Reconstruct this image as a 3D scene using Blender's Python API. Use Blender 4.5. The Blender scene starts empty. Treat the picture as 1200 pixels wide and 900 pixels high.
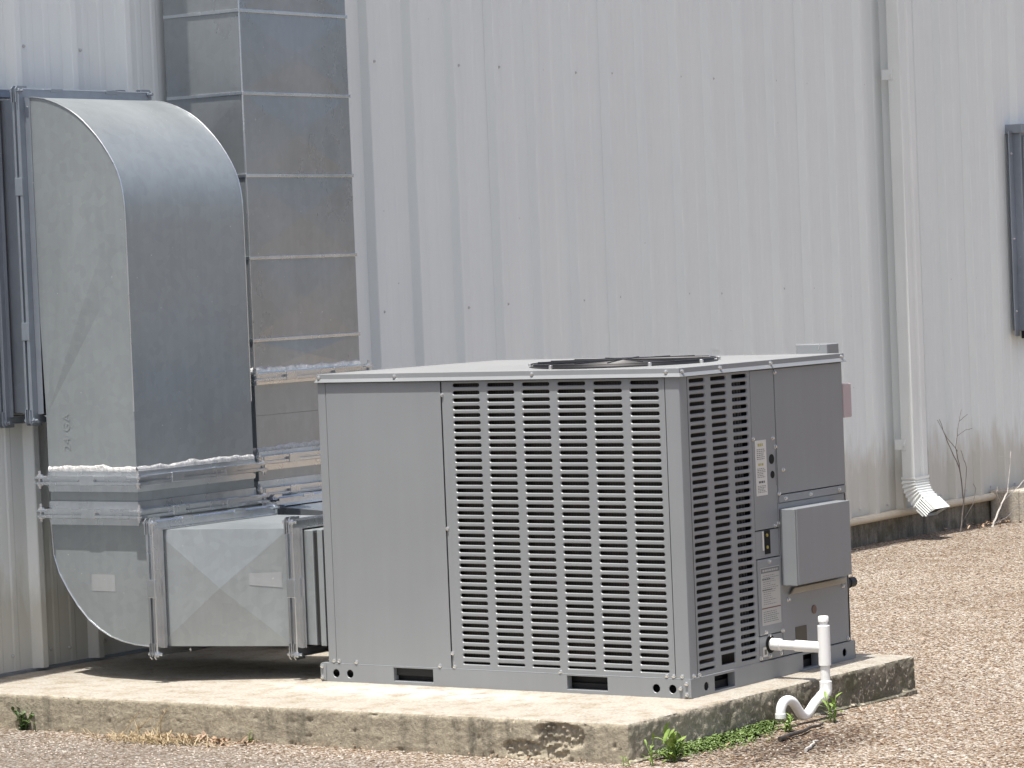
import bpy, bmesh, math, random
from mathutils import Vector, Matrix, noise

rnd = random.Random(7)
S = bpy.context.scene
COL = S.collection

# ------------------------------------------------------------------ camera
YAW, PITCH, ROLL = 2.17873032, -0.0355128, -0.04002125
CAM = Vector((5.55702331, -8.91876501, 1.40411923))
fw = Vector((math.cos(PITCH)*math.cos(YAW), math.cos(PITCH)*math.sin(YAW), math.sin(PITCH)))
r0 = Vector((math.sin(YAW), -math.cos(YAW), 0)); u0 = r0.cross(fw)
rt = r0*math.cos(ROLL) + u0*math.sin(ROLL); up = u0*math.cos(ROLL) - r0*math.sin(ROLL)
cam_d = bpy.data.cameras.new('camera'); cam = bpy.data.objects.new('camera', cam_d); COL.objects.link(cam)
cam.matrix_world = Matrix(((rt.x, up.x, -fw.x, CAM.x), (rt.y, up.y, -fw.y, CAM.y), (rt.z, up.z, -fw.z, CAM.z), (0, 0, 0, 1)))
cam_d.sensor_fit = 'HORIZONTAL'; cam_d.sensor_width = 36.0
cam_d.lens = 3856.2659/1200*36.0
cam_d.clip_start = 0.1; cam_d.clip_end = 2000
S.camera = cam

# ------------------------------------------------------------------ light
SUN_EL = math.radians(74.0)
w = bpy.data.worlds.new('World'); S.world = w; w.use_nodes = True
wn = w.node_tree.nodes; wl = w.node_tree.links
sky = wn.new('ShaderNodeTexSky'); sky.sky_type = 'NISHITA'; sky.sun_disc = False
sky.sun_elevation = SUN_EL; sky.sun_rotation = math.radians(180)
sky.air_density = 0.8; sky.dust_density = 4.0; sky.ozone_density = 0.3
bg = wn['Background']; bg.inputs['Strength'].default_value = 0.14
wl.new(sky.outputs[0], bg.inputs['Color'])
sd = bpy.data.lights.new('sun', 'SUN'); sd.energy = 4.9; sd.angle = math.radians(0.53); sd.color = (1.0, 0.968, 0.915)
sun = bpy.data.objects.new('sun', sd); COL.objects.link(sun)
to_sun = Vector((0.006, -math.cos(SUN_EL), math.sin(SUN_EL))).normalized()
sun.rotation_euler = to_sun.to_track_quat('Z', 'Y').to_euler()
sun.location = (0, -4, 12)
S.view_settings.view_transform = 'Standard'; S.view_settings.look = 'None'
S.view_settings.gamma = 1.0; S.view_settings.exposure = 0.43
S.view_settings.use_curve_mapping = False
S.render.engine = 'CYCLES'
S.cycles.max_bounces = 6; S.cycles.diffuse_bounces = 3; S.cycles.glossy_bounces = 3
S.render.resolution_x = 1024; S.render.resolution_y = 768

# ------------------------------------------------------------------ helpers
class MB:
    def __init__(s): s.v = []; s.f = []; s.m = []; s.cur = 0
    def add(s, vs, fs):
        o = len(s.v); s.v += [tuple(p) for p in vs]
        for f in fs: s.f.append(tuple(o+i for i in f)); s.m.append(s.cur)
    def box(s, x0, x1, y0, y1, z0, z1):
        s.add([(x0,y0,z0),(x1,y0,z0),(x1,y1,z0),(x0,y1,z0),(x0,y0,z1),(x1,y0,z1),(x1,y1,z1),(x0,y1,z1)],
              [(0,3,2,1),(4,5,6,7),(0,1,5,4),(1,2,6,5),(2,3,7,6),(3,0,4,7)]); return s
    def tube(s, pts, r, n=10, cap=True):
        pts = [Vector(p) for p in pts]; rr = r if isinstance(r, (list, tuple)) else [r]*len(pts)
        rings = []; ref = None
        for i, p in enumerate(pts):
            t = (pts[min(i+1, len(pts)-1)] - pts[max(i-1, 0)]).normalized()
            if ref is None:
                a = Vector((0,0,1)) if abs(t.z) < .9 else Vector((1,0,0))
                ref = t.cross(a).normalized()
            ref = (ref - t*ref.dot(t)).normalized(); b = t.cross(ref)
            rings.append([p + (ref*math.cos(2*math.pi*k/n) + b*math.sin(2*math.pi*k/n))*rr[i] for k in range(n)])
        vs = [q for g in rings for q in g]; fs = []
        for i in range(len(rings)-1):
            for k in range(n):
                fs.append((i*n+k, i*n+(k+1) % n, (i+1)*n+(k+1) % n, (i+1)*n+k))
        if cap:
            fs.append(tuple(reversed(range(n)))); fs.append(tuple((len(rings)-1)*n+k for k in range(n)))
        s.add(vs, fs); return s
    def prism(s, poly, ax, a, b):
        # poly: 2-D points; ax = axis of extrusion ('x': (y,z), 'y': (x,z), 'z': (x,y))
        def P(p, t):
            return {'x': (t, p[0], p[1]), 'y': (p[0], t, p[1]), 'z': (p[0], p[1], t)}[ax]
        n = len(poly)
        s.add([P(p, a) for p in poly]+[P(p, b) for p in poly],
              [tuple(range(n)), tuple(reversed(range(n, 2*n)))]+[(i, n+i, n+(i+1) % n, (i+1) % n) for i in range(n)]); return s
    def build(s, name, mat, parent=None, bevel=0, seg=2, smooth=None, fix=True):
        me = bpy.data.meshes.new(name); me.from_pydata(s.v, [], s.f)
        mats = mat if isinstance(mat, (list, tuple)) else [mat]
        for m in mats: me.materials.append(m)
        if len(mats) > 1:
            for p, i in zip(me.polygons, s.m): p.material_index = i
        if fix or bevel:
            bm = bmesh.new(); bm.from_mesh(me)
            if fix: bmesh.ops.recalc_face_normals(bm, faces=bm.faces)
            if bevel:
                ed = [e for e in bm.edges if len(e.link_faces) == 2 and e.calc_face_angle(0) > .5]
                bmesh.ops.bevel(bm, geom=ed, offset=bevel, segments=seg, affect='EDGES', profile=.5, clamp_overlap=True)
            bm.to_mesh(me); bm.free()
        if smooth:
            me.polygons.foreach_set('use_smooth', [True]*len(me.polygons)); me.set_sharp_from_angle(angle=math.radians(smooth))
        o = bpy.data.objects.new(name, me); COL.objects.link(o); par(o, parent)
        return o
def par(o, parent):
    if parent is not None:
        o.parent = parent
        p = parent; M = Matrix.Identity(4)
        while p is not None: M = M @ Matrix.Translation(p.location).inverted() if p.type == 'EMPTY' else M; p = p.parent if p.type != 'EMPTY' else None
        if parent.type == 'EMPTY': o.matrix_parent_inverse = Matrix.Translation(-parent.location)
def tag(o, label, cat, group=None, kind=None):
    o['label'] = label; o['category'] = cat
    if group: o['group'] = group
    if kind: o['kind'] = kind
    return o
def thing(name, loc, label, cat, group=None):
    o = bpy.data.objects.new(name, None); COL.objects.link(o); o.location = loc; o.empty_display_size = .1
    return tag(o, label, cat, group)
def stamp(src_mesh, name, loc, parent, rot=None):
    o = bpy.data.objects.new(name, src_mesh); COL.objects.link(o); o.location = loc
    if rot: o.rotation_euler = rot
    par(o, parent); return o

# ------------------------------------------------------------------ materials
def mat(name):
    m = bpy.data.materials.new(name); m.use_nodes = True
    nt = m.node_tree; return m, nt, nt.nodes['Principled BSDF']
def N(nt, t, **k):
    n = nt.nodes.new(t)
    for a, b in k.items(): setattr(n, a, b)
    return n
def coords(nt, scale=(1,1,1)):
    tc = N(nt, 'ShaderNodeTexCoord'); mp = N(nt, 'ShaderNodeMapping'); mp.inputs['Scale'].default_value = scale
    nt.links.new(tc.outputs['Object'], mp.inputs['Vector']); return mp.outputs[0]
def noi(nt, vec, scale, detail=4, rough=.55):
    n = N(nt, 'ShaderNodeTexNoise'); n.inputs['Scale'].default_value = scale; n.inputs['Detail'].default_value = detail
    n.inputs['Roughness'].default_value = rough; nt.links.new(vec, n.inputs['Vector']); return n.outputs['Fac']
def ramp(nt, fac, stops, interp='LINEAR'):
    r = N(nt, 'ShaderNodeValToRGB'); r.color_ramp.interpolation = interp
    e = r.color_ramp.elements
    while len(e) < len(stops): e.new(.5)
    for q, (p, c) in zip(e, stops): q.position = p; q.color = (*c, 1) if len(c) == 3 else c
    nt.links.new(fac, r.inputs['Fac']); return r.outputs['Color']
def mix(nt, fac, a, b, mode='MIX'):
    m = N(nt, 'ShaderNodeMix', data_type='RGBA', blend_type=mode)
    for sock, v in ((m.inputs[0], fac), (m.inputs[6], a), (m.inputs[7], b)):
        if hasattr(v, 'links'): nt.links.new(v, sock)
        else: sock.default_value = v if not isinstance(v, tuple) or len(v) == 4 else (*v, 1)
    return m.outputs[2]
def bump(nt, bs, h, strength, dist, prev=None):
    b = N(nt, 'ShaderNodeBump'); b.inputs['Strength'].default_value = strength; b.inputs['Distance'].default_value = dist
    nt.links.new(h, b.inputs['Height'])
    if prev is not None: nt.links.new(prev, b.inputs['Normal'])
    nt.links.new(b.outputs[0], bs.inputs['Normal']); return b.outputs[0]
def g(v): return (v, v, v)

def paint(name, col, rough=.45, var=.06, streak=.05, metal=0.0, dirt=None):
    m, nt, bs = mat(name)
    v = coords(nt); n1 = noi(nt, v, 3.0, 5)
    v2 = coords(nt, (14, 14, .9)); n2 = noi(nt, v2, 2.0, 4)
    c0 = tuple(x*(1-var) for x in col); c1 = tuple(min(1, x*(1+var)) for x in col)
    c = ramp(nt, n1, [(.3, c0), (.7, c1)])
    c = mix(nt, streak*2, c, ramp(nt, n2, [(.35, tuple(x*.75 for x in col)), (.65, tuple(min(1, x*1.12) for x in col))]))
    if dirt:
        dm = ramp(nt, noi(nt, coords(nt), dirt[1], 8, .7), [(dirt[2], g(0)), (dirt[2]+.12, g(1))])
        c = mix(nt, dm, c, dirt[0])
    nt.links.new(c, bs.inputs['Base Color'])
    bs.inputs['Roughness'].default_value = rough; bs.inputs['Metallic'].default_value = metal
    nt.links.new(ramp(nt, n1, [(.2, g(rough-.06)), (.8, g(rough+.08))]), bs.inputs['Roughness'])
    bump(nt, bs, noi(nt, coords(nt), 1.6, 2), .25, .006)
    return m
M = {}
M['ac'] = paint('grey_cabinet_paint', (.232, .244, .252), .38, .03, .04)
M['ac_lid'] = paint('grey_lid_paint', (.262, .268, .268), .42, .04, .03, dirt=((.31, .29, .25, 1), 18, .60))
M['ac_dark'] = paint('dark_interior', (.02, .02, .02), .7)
M['coil'] = None
M['screw'] = paint('zinc_screw', (.72, .72, .70), .25, .02, .0, metal=.9)
M['black'] = paint('black_metal', (.012, .012, .014), .45, .1)
M['black_hole'] = paint('black_opening', (.006, .006, .006), .9)
M['rubber'] = paint('black_rubber', (.02, .02, .02), .6)
M['pvc'] = paint('white_pvc', (.80, .80, .78), .38, .02, .03)
M['sticker'] = paint('white_label', (.62, .61, .57), .5, .02, .0)
M['nameplate'] = paint('pale_nameplate', (.42, .415, .39), .5, .03, .0)
M['ink'] = paint('grey_print', (.16, .16, .16), .6, .02, 0)
M['ink_dark'] = paint('dark_print', (.09, .09, .09), .6, .02, 0)
M['yellow_ink'] = paint('olive_print', (.40, .37, .10), .6, .02, 0)
M['rust_ink'] = paint('brown_print', (.18, .10, .07), .7, .02, 0)
M['breaker'] = paint('yellow_terminal', (.35, .28, .06), .6, .02, 0)
M['pink'] = paint('pinkish_cover', (.46, .38, .38), .55, .04, .05)
M['beige'] = paint('beige_bounce_light', (.36, .32, .25), .6, .2, .1)  # tan of light reflected onto the panel, put into the colour
M['cream'] = paint('cream_base_pipe', (.62, .55, .42), .5, .12, .1, dirt=((.30, .17, .08, 1), 9, .64))
M['spout'] = paint('pale_downspout_paint', (.77, .80, .775), .45, .04, .06)
M['fast'] = paint('grey_fastener', (.54, .54, .53), .5, .1, 0)
M['stampink'] = paint('faded_stamp_ink', (.255, .275, .28), .6, .02, 0)

def wallmat():
    m, nt, bs = mat('white_wall_paint')
    n1 = noi(nt, coords(nt), .9, 5)
    n2 = noi(nt, coords(nt, (20, 20, .5)), 1.3, 5)
    c = ramp(nt, n1, [(.3, (.765, .805, .79)), (.7, (.805, .845, .825))])
    c = mix(nt, .10, c, ramp(nt, n2, [(.35, (.66, .70, .70)), (.6, (.83, .86, .84))]))
    # rain-splash grime near the base, as a stain with ragged edge
    tc = N(nt, 'ShaderNodeTexCoord'); sp = N(nt, 'ShaderNodeSeparateXYZ'); nt.links.new(tc.outputs['Object'], sp.inputs[0])
    ad = N(nt, 'ShaderNodeMath', operation='MULTIPLY_ADD'); nt.links.new(noi(nt, coords(nt, (6, 6, 1.5)), 3, 6), ad.inputs[0]); ad.inputs[1].default_value = -.5
    nt.links.new(sp.outputs['Z'], ad.inputs[2])
    d = ramp(nt, ad.outputs[0], [(-.0, g(.55)), (.18, g(0))])
    c = mix(nt, d, c, (.47, .43, .34, 1))
    sp2 = ramp(nt, noi(nt, coords(nt), 26, 3), [(.775, g(0)), (.80, g(1))])
    c = mix(nt, sp2, c, (.50, .50, .47, 1))
    nt.links.new(c, bs.inputs['Base Color']); bs.inputs['Roughness'].default_value = .5
    bump(nt, bs, noi(nt, coords(nt, (1, 1, .6)), 2.2, 2), .3, .01)
    return m
M['wall'] = wallmat()

def galv(name, base=.36, rough=.42, metal=.7, tint=(1, 1.02, 1.02), streak=.35, spots=True):
    m, nt, bs = mat(name)
    vo = N(nt, 'ShaderNodeTexVoronoi'); vo.inputs['Scale'].default_value = 34
    nd = N(nt, 'ShaderNodeTexNoise'); nd.inputs['Scale'].default_value = 9
    nt.links.new(coords(nt), nd.inputs['Vector'])
    mv = N(nt, 'ShaderNodeVectorMath', operation='MULTIPLY_ADD'); nt.links.new(nd.outputs['Color'], mv.inputs[0]); mv.inputs[1].default_value = (.06,)*3
    nt.links.new(coords(nt), mv.inputs[2]); nt.links.new(mv.outputs[0], vo.inputs['Vector'])
    bw = N(nt, 'ShaderNodeRGBToBW'); nt.links.new(vo.outputs['Color'], bw.inputs[0])
    t = tuple(base*x for x in tint)
    c = ramp(nt, bw.outputs[0], [(.1, tuple(x*.95 for x in t)), (.9, tuple(x*1.05 for x in t))])
    big = noi(nt, coords(nt, (1, 1, .55)), 2.6, 5, .6)
    c = mix(nt, streak, c, ramp(nt, big, [(.34, tuple(x*.70 for x in t)), (.66, tuple(x*1.18 for x in t))]))
    ver = noi(nt, coords(nt, (22, 22, 1.2)), 1.6, 4)
    c = mix(nt, .07, c, ramp(nt, ver, [(.42, tuple(x*.7 for x in t)), (.6, tuple(x*1.15 for x in t))]))
    if spots:
        s_ = ramp(nt, noi(nt, coords(nt), 60, 2), [(.76, g(0)), (.79, g(1))])
        c = mix(nt, s_, c, (.75, .76, .75, 1))
    nt.links.new(c, bs.inputs['Base Color']); bs.inputs['Metallic'].default_value = metal
    nt.links.new(ramp(nt, big, [(.25, g(rough-.1)), (.75, g(rough+.12))]), bs.inputs['Roughness'])
    bump(nt, bs, noi(nt, coords(nt), 2.4, 3), .35, .012)
    return m
M['galv'] = galv('galvanized_sheet', .355, .42, .52, (.93, 1.01, 1.03), .15)
M['galv_warm'] = galv('galvanized_riser_sheet', .40, .30, .72, (.95, 1.01, 1.05), .22)
M['galv_dull'] = galv('weathered_galvanized_sheet', .36, .42, .6, (.90, 1.0, 1.12))
M['residue'] = galv('pale_label_residue', .375, .5, .35, (.96, 1.01, 1.02), .3)
M['flange'] = galv('bright_flange_steel', .70, .24, .95, (.95, .985, 1.02), .3, False)
def seal():
    m, nt, bs = mat('silver_duct_sealant')
    n = noi(nt, coords(nt), 45, 6, .7)
    nt.links.new(ramp(nt, n, [(.3, (.40, .40, .40)), (.65, (.78, .77, .74))]), bs.inputs['Base Color'])
    bs.inputs['Metallic'].default_value = .35; bs.inputs['Roughness'].default_value = .35
    bump(nt, bs, n, 1.0, .012); return m
M['seal'] = seal()

def concrete(name, base, dark, dark_at, spec, moss=None, grain=90, iso=False, white=False):
    m, nt, bs = mat(name)
    big = noi(nt, coords(nt), 2.2, 8, .62); med = noi(nt, coords(nt), 14, 8, .65); fin = noi(nt, coords(nt), grain, 6, .7)
    c = ramp(nt, big, [(.3, tuple(x*.78 for x in base)), (.7, tuple(x*1.12 for x in base))])
    c = mix(nt, .5, c, ramp(nt, med, [(.3, tuple(x*.72 for x in base)), (.7, tuple(x*1.18 for x in base))]))
    c = mix(nt, .55, c, ramp(nt, fin, [(.32, tuple(x*.5 for x in base)), (.6, tuple(x*1.2 for x in base))]))
    # dark weather streaks running down
    st = noi(nt, coords(nt, (5, 5, .9)), 2.3, 6, .65) if not iso else noi(nt, coords(nt, (1, 1, 1.3)), 6.5, 9, .68)
    if iso:      # moss and grime thicken towards the drain and the far end of this side
        tc = N(nt, 'ShaderNodeTexCoord'); sp = N(nt, 'ShaderNodeSeparateXYZ'); nt.links.new(tc.outputs['Object'], sp.inputs[0])
        mr = N(nt, 'ShaderNodeMapRange'); nt.links.new(sp.outputs['Y'], mr.inputs[0])
        for k_, v_ in zip((1, 2, 3, 4), (-.35, .25, -.25, .08)): mr.inputs[k_].default_value = v_
        sm = N(nt, 'ShaderNodeMath', operation='ADD'); nt.links.new(st, sm.inputs[0]); nt.links.new(mr.outputs[0], sm.inputs[1]); st = sm.outputs[0]
    d = ramp(nt, st, [(dark_at, g(0)), (dark_at+.2, g(.85))])
    if white:    # pale dusty bloom on the slab in front of the unit
        tc = N(nt, 'ShaderNodeTexCoord'); sb = N(nt, 'ShaderNodeVectorMath', operation='SUBTRACT'); sb.inputs[1].default_value = (-1.0, -.16, 0); nt.links.new(tc.outputs['Object'], sb.inputs[0])
        sc = N(nt, 'ShaderNodeVectorMath', operation='MULTIPLY'); sc.inputs[1].default_value = (1.5, 6.5, 0); nt.links.new(sb.outputs[0], sc.inputs[0])
        ln = N(nt, 'ShaderNodeVectorMath', operation='LENGTH'); nt.links.new(sc.outputs[0], ln.inputs[0])
        ml = N(nt, 'ShaderNodeMath', operation='MULTIPLY_ADD'); nt.links.new(noi(nt, coords(nt), 5, 6, .6), ml.inputs[0]); ml.inputs[1].default_value = .9; nt.links.new(ln.outputs['Value'], ml.inputs[2])
        sm_ = N(nt, 'ShaderNodeMapRange'); nt.links.new(ml.outputs[0], sm_.inputs[0])
        for k_, v_ in zip((1, 2, 3, 4), (.9, 1.5, .8, 0)): sm_.inputs[k_].default_value = v_
        c = mix(nt, sm_.outputs[0], c, (.53, .515, .48, 1))
    c = mix(nt, d, c, mix(nt, .6, (*dark, 1), ramp(nt, fin, [(.35, tuple(x*.5 for x in dark)), (.7, tuple(x*2.2 for x in dark))])))
    pit = ramp(nt, noi(nt, coords(nt), 70, 2), [(.25, g(1)), (.29, g(0))])
    c = mix(nt, pit, c, tuple(x*.22 for x in base)+(1,))
    wsp = ramp(nt, noi(nt, coords(nt), 55, 3), [(spec, g(0)), (spec+.05, g(1))])
    c = mix(nt, wsp, c, tuple(min(.8, x*1.6) for x in base)+(1,))
    if moss:
        mm = ramp(nt, noi(nt, coords(nt), 7, 6, .6), [(.52, g(0)), (.66, g(.8))])
        c = mix(nt, mm, c, (*moss, 1))
    nt.links.new(c, bs.inputs['Base Color']); bs.inputs['Roughness'].default_value = .9
    ad = N(nt, 'ShaderNodeMath', operation='ADD'); nt.links.new(med, ad.inputs[0]); nt.links.new(fin, ad.inputs[1])
    bump(nt, bs, ad.outputs[0], .8, .006); return m
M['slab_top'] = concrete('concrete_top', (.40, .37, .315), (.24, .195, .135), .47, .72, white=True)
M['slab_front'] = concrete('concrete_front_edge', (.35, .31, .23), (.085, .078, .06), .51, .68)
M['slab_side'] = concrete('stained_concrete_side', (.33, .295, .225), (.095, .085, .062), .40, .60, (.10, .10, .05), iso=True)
M['found'] = concrete('old_foundation_concrete', (.30, .27, .21), (.06, .055, .045), .42, .70, (.10, .09, .05))
M['block'] = concrete('pale_block', (.46, .42, .35), (.15, .13, .1), .62, .70)

def groundmat():
    m, nt, bs = mat('exposed_aggregate')
    v = coords(nt)
    vo = N(nt, 'ShaderNodeTexVoronoi'); vo.inputs['Scale'].default_value = 112; nt.links.new(v, vo.inputs['Vector'])
    vo2 = N(nt, 'ShaderNodeTexVoronoi'); vo2.inputs['Scale'].default_value = 235; nt.links.new(v, vo2.inputs['Vector'])
    bw = N(nt, 'ShaderNodeSeparateColor'); nt.links.new(vo.outputs['Color'], bw.inputs[0])
    stops = [(0, (.07, .05, .038)), (.12, (.22, .17, .13)), (.28, (.46, .37, .30)), (.42, (.30, .245, .20)), (.55, (.58, .50, .42)), (.68, (.46, .34, .26)), (.80, (.70, .63, .55)), (.93, (.82, .77, .70))]
    c = ramp(nt, bw.outputs[0], stops, 'CONSTANT')
    bw2 = N(nt, 'ShaderNodeSeparateColor'); nt.links.new(vo2.outputs['Color'], bw2.inputs[0])
    c2 = ramp(nt, bw2.outputs[1], [(0, (.08, .06, .045)), (.2, (.30, .24, .195)), (.5, (.50, .42, .35)), (.82, (.76, .69, .61))], 'CONSTANT')
    c = mix(nt, .4, c, c2)
    e = ramp(nt, vo.outputs['Distance'], [(.0, g(0)), (.55, g(0)), (.85, g(.75))])
    c = mix(nt, e, c, (.16, .115, .085, 1))
    big = noi(nt, v, .8, 6, .6)
    c = mix(nt, ramp(nt, big, [(.35, g(.30)), (.65, g(0))]), c, (.24, .19, .155, 1))
    med = noi(nt, v, 5, 6, .65)
    c = mix(nt, ramp(nt, med, [(.56, g(0)), (.75, g(.45))]), c, (.20, .145, .105, 1))
    # greyer worn strip in front of the pad
    tcw = N(nt, 'ShaderNodeTexCoord'); spw = N(nt, 'ShaderNodeSeparateXYZ'); nt.links.new(tcw.outputs['Object'], spw.inputs[0])
    mw = N(nt, 'ShaderNodeMath', operation='MULTIPLY_ADD'); nt.links.new(noi(nt, v, 2.5, 5), mw.inputs[0]); mw.inputs[1].default_value = .5; nt.links.new(spw.outputs['Y'], mw.inputs[2])
    mrw = N(nt, 'ShaderNodeMapRange'); nt.links.new(mw.outputs[0], mrw.inputs[0])
    for k_, v_ in zip((1, 2, 3, 4), (-.62, -.30, .42, 0)): mrw.inputs[k_].default_value = v_
    c = mix(nt, mrw.outputs[0], c, (.25, .235, .225, 1))
    # dark damp soil by the drain outlet
    tc = N(nt, 'ShaderNodeTexCoord'); sb = N(nt, 'ShaderNodeVectorMath', operation='SUBTRACT'); sb.inputs[1].default_value = (.42, -.10, -.12)
    nt.links.new(tc.outputs['Object'], sb.inputs[0])
    sc = N(nt, 'ShaderNodeVectorMath', operation='MULTIPLY'); sc.inputs[1].default_value = (3.6, 1.7, 1); nt.links.new(sb.outputs[0], sc.inputs[0])
    ln = N(nt, 'ShaderNodeVectorMath', operation='LENGTH'); nt.links.new(sc.outputs[0], ln.inputs[0])
    ml = N(nt, 'ShaderNodeMath', operation='MULTIPLY_ADD'); nt.links.new(noi(nt, v, 9, 6, .7), ml.inputs[0]); ml.inputs[1].default_value = 1.3; nt.links.new(ln.outputs['Value'], ml.inputs[2])
    sm_ = N(nt, 'ShaderNodeMapRange'); nt.links.new(ml.outputs[0], sm_.inputs[0])
    for k_, v_ in zip((1, 2, 3, 4), (.95, 1.6, .8, 0)): sm_.inputs[k_].default_value = v_
    soil = sm_.outputs[0]
    c = mix(nt, soil, c, mix(nt, .5, c, (.045, .03, .022, 1), 'MULTIPLY'))
    c = mix(nt, 1.0, c, (.79, .84, .875, 1), 'MULTIPLY')
    hs = N(nt, 'ShaderNodeBrightContrast'); nt.links.new(c, hs.inputs['Color']); hs.inputs['Contrast'].default_value = .42; hs.inputs['Bright'].default_value = .035; c = hs.outputs[0]
    nt.links.new(c, bs.inputs['Base Color']); bs.inputs['Roughness'].default_value = .85
    iv = N(nt, 'ShaderNodeMath', operation='SUBTRACT'); iv.inputs[0].default_value = 1; nt.links.new(vo.outputs['Distance'], iv.inputs[1])
    b1 = bump(nt, bs, iv.outputs[0], .9, .006)
    bump(nt, bs, med, .5, .02, b1); return m
M['ground'] = groundmat()

def leaf(name, a, b, trans=.3):
    m, nt, bs = mat(name)
    oi = N(nt, 'ShaderNodeTexNoise'); oi.inputs['Scale'].default_value = 40; nt.links.new(coords(nt), oi.inputs['Vector'])
    nt.links.new(ramp(nt, oi.outputs['Fac'], [(.3, a), (.7, b)]), bs.inputs['Base Color'])
    bs.inputs['Roughness'].default_value = .5
    if trans: bs.inputs['Transmission Weight'].default_value = 0; bs.inputs['Subsurface Weight'].default_value = 0
    return m
M['leaf'] = leaf('fresh_leaf', (.12, .20, .035), (.26, .36, .09))
M['leaf_dark'] = leaf('dark_leaf', (.045, .085, .02), (.10, .16, .04))
M['moss'] = leaf('low_creeping_green', (.055, .10, .02), (.16, .23, .06))
M['straw'] = leaf('dry_straw', (.30, .22, .12), (.52, .42, .26), 0)
M['deadleaf'] = leaf('dead_leaf', (.20, .12, .07), (.46, .33, .22), 0)
M['twig'] = leaf('grey_twig', (.11, .09, .08), (.22, .19, .165), 0)
M['twig_pale'] = leaf('pale_twig', (.45, .42, .38), (.62, .58, .52), 0)
M['bark'] = leaf('black_bark', (.03, .025, .02), (.10, .085, .07), 0)
def coilmat():
    m, nt, bs = mat('coil_fins')
    wv = N(nt, 'ShaderNodeTexWave'); wv.bands_direction = 'DIAGONAL'; wv.inputs['Scale'].default_value = 60
    nt.links.new(coords(nt, (1, 1, 0)), wv.inputs['Vector'])
    n = noi(nt, coords(nt), 6, 5)
    c = mix(nt, .5, ramp(nt, wv.outputs['Fac'], [(.2, (.012, .011, .010)), (.8, (.055, .048, .042))]), ramp(nt, n, [(.35, (.015, .013, .011)), (.65, (.06, .047, .036))]))
    nt.links.new(c, bs.inputs['Base Color']); bs.inputs['Roughness'].default_value = .5; bs.inputs['Metallic'].default_value = .4
    return m
M['coil'] = coilmat()
M['tube'] = paint('coil_tube', (.06, .06, .06), .35, .1, .1, metal=.7)

# ------------------------------------------------------------------ ground
GZ = -0.122
def gz(x, y):
    return GZ + .010*noise.noise((x*.8, y*.8, 3.1)) - .018*max(0, min(1, (y-.2)/1.5))*max(0, min(1, (x+.6)/.8)) + .004*noise.noise((x*5, y*5, 1))
b = MB()
def lin(a, c, n): return [a+(c-a)*i/n for i in range(n+1)]
xs = [-400, -120, -40, -12, -6]+lin(-3.2, 3.2, 64)+[6, 12, 40, 120, 400]
ys = [-400, -120, -40, -12, -5]+lin(-2.4, 11, 134)+[14, 20, 40, 120, 400]
near = lambda x, y: -3.3 < x < 3.3 and -2.5 < y < 11.1
b.add([(x, y, gz(x, y) if near(x, y) else GZ-.01) for y in ys for x in xs],
      [(j*len(xs)+i, j*len(xs)+i+1, (j+1)*len(xs)+i+1, (j+1)*len(xs)+i) for j in range(len(ys)-1) for i in range(len(xs)-1)])
o = b.build('ground', M['ground'], smooth=60, fix=False); o['kind'] = 'structure'; o['label'] = 'pinkish tan exposed aggregate paving'
o['category'] = 'ground'

# loose pebbles lying on the paving
b = MB()
def pebble(b, x, y, z, r, rg):
    vs = []
    for (lx, ly, lz) in ((1,0,0),(0,1,0),(-1,0,0),(0,-1,0),(0,0,1),(0,0,-.6)):
        k = r*rg.uniform(.7, 1.2); vs.append((x+lx*k, y+ly*k, z+lz*k*.7))
    b.add(vs, [(0,1,4),(1,2,4),(2,3,4),(3,0,4),(1,0,5),(2,1,5),(3,2,5),(0,3,5)])
cnt = 0
while cnt < 5200:
    if rnd.random() < .55: x, y = rnd.uniform(-2.2, 1.4), rnd.uniform(-1.15, -.55)
    else: x, y = rnd.uniform(.1, 1.4), rnd.uniform(-.6, 3.2)
    if x < .17 and y > -.64+.033*(x+2.75): continue
    r = rnd.uniform(.0022, .0055); b.cur = rnd.choice((0, 0, 1, 1, 2)); pebble(b, x, y, gz(x, y)+r*.2, r, rnd); cnt += 1
pm = [paint('tan_pebble', (.36, .29, .23), .8, .3, .1), paint('pale_pebble', (.48, .43, .37), .8, .2, .1), paint('brown_pebble', (.20, .135, .10), .8, .3, .1)]
o = b.build('pebbles', pm, fix=False); tag(o, 'loose pebbles scattered on the aggregate paving around the pad', 'pebbles', kind='stuff')

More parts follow.
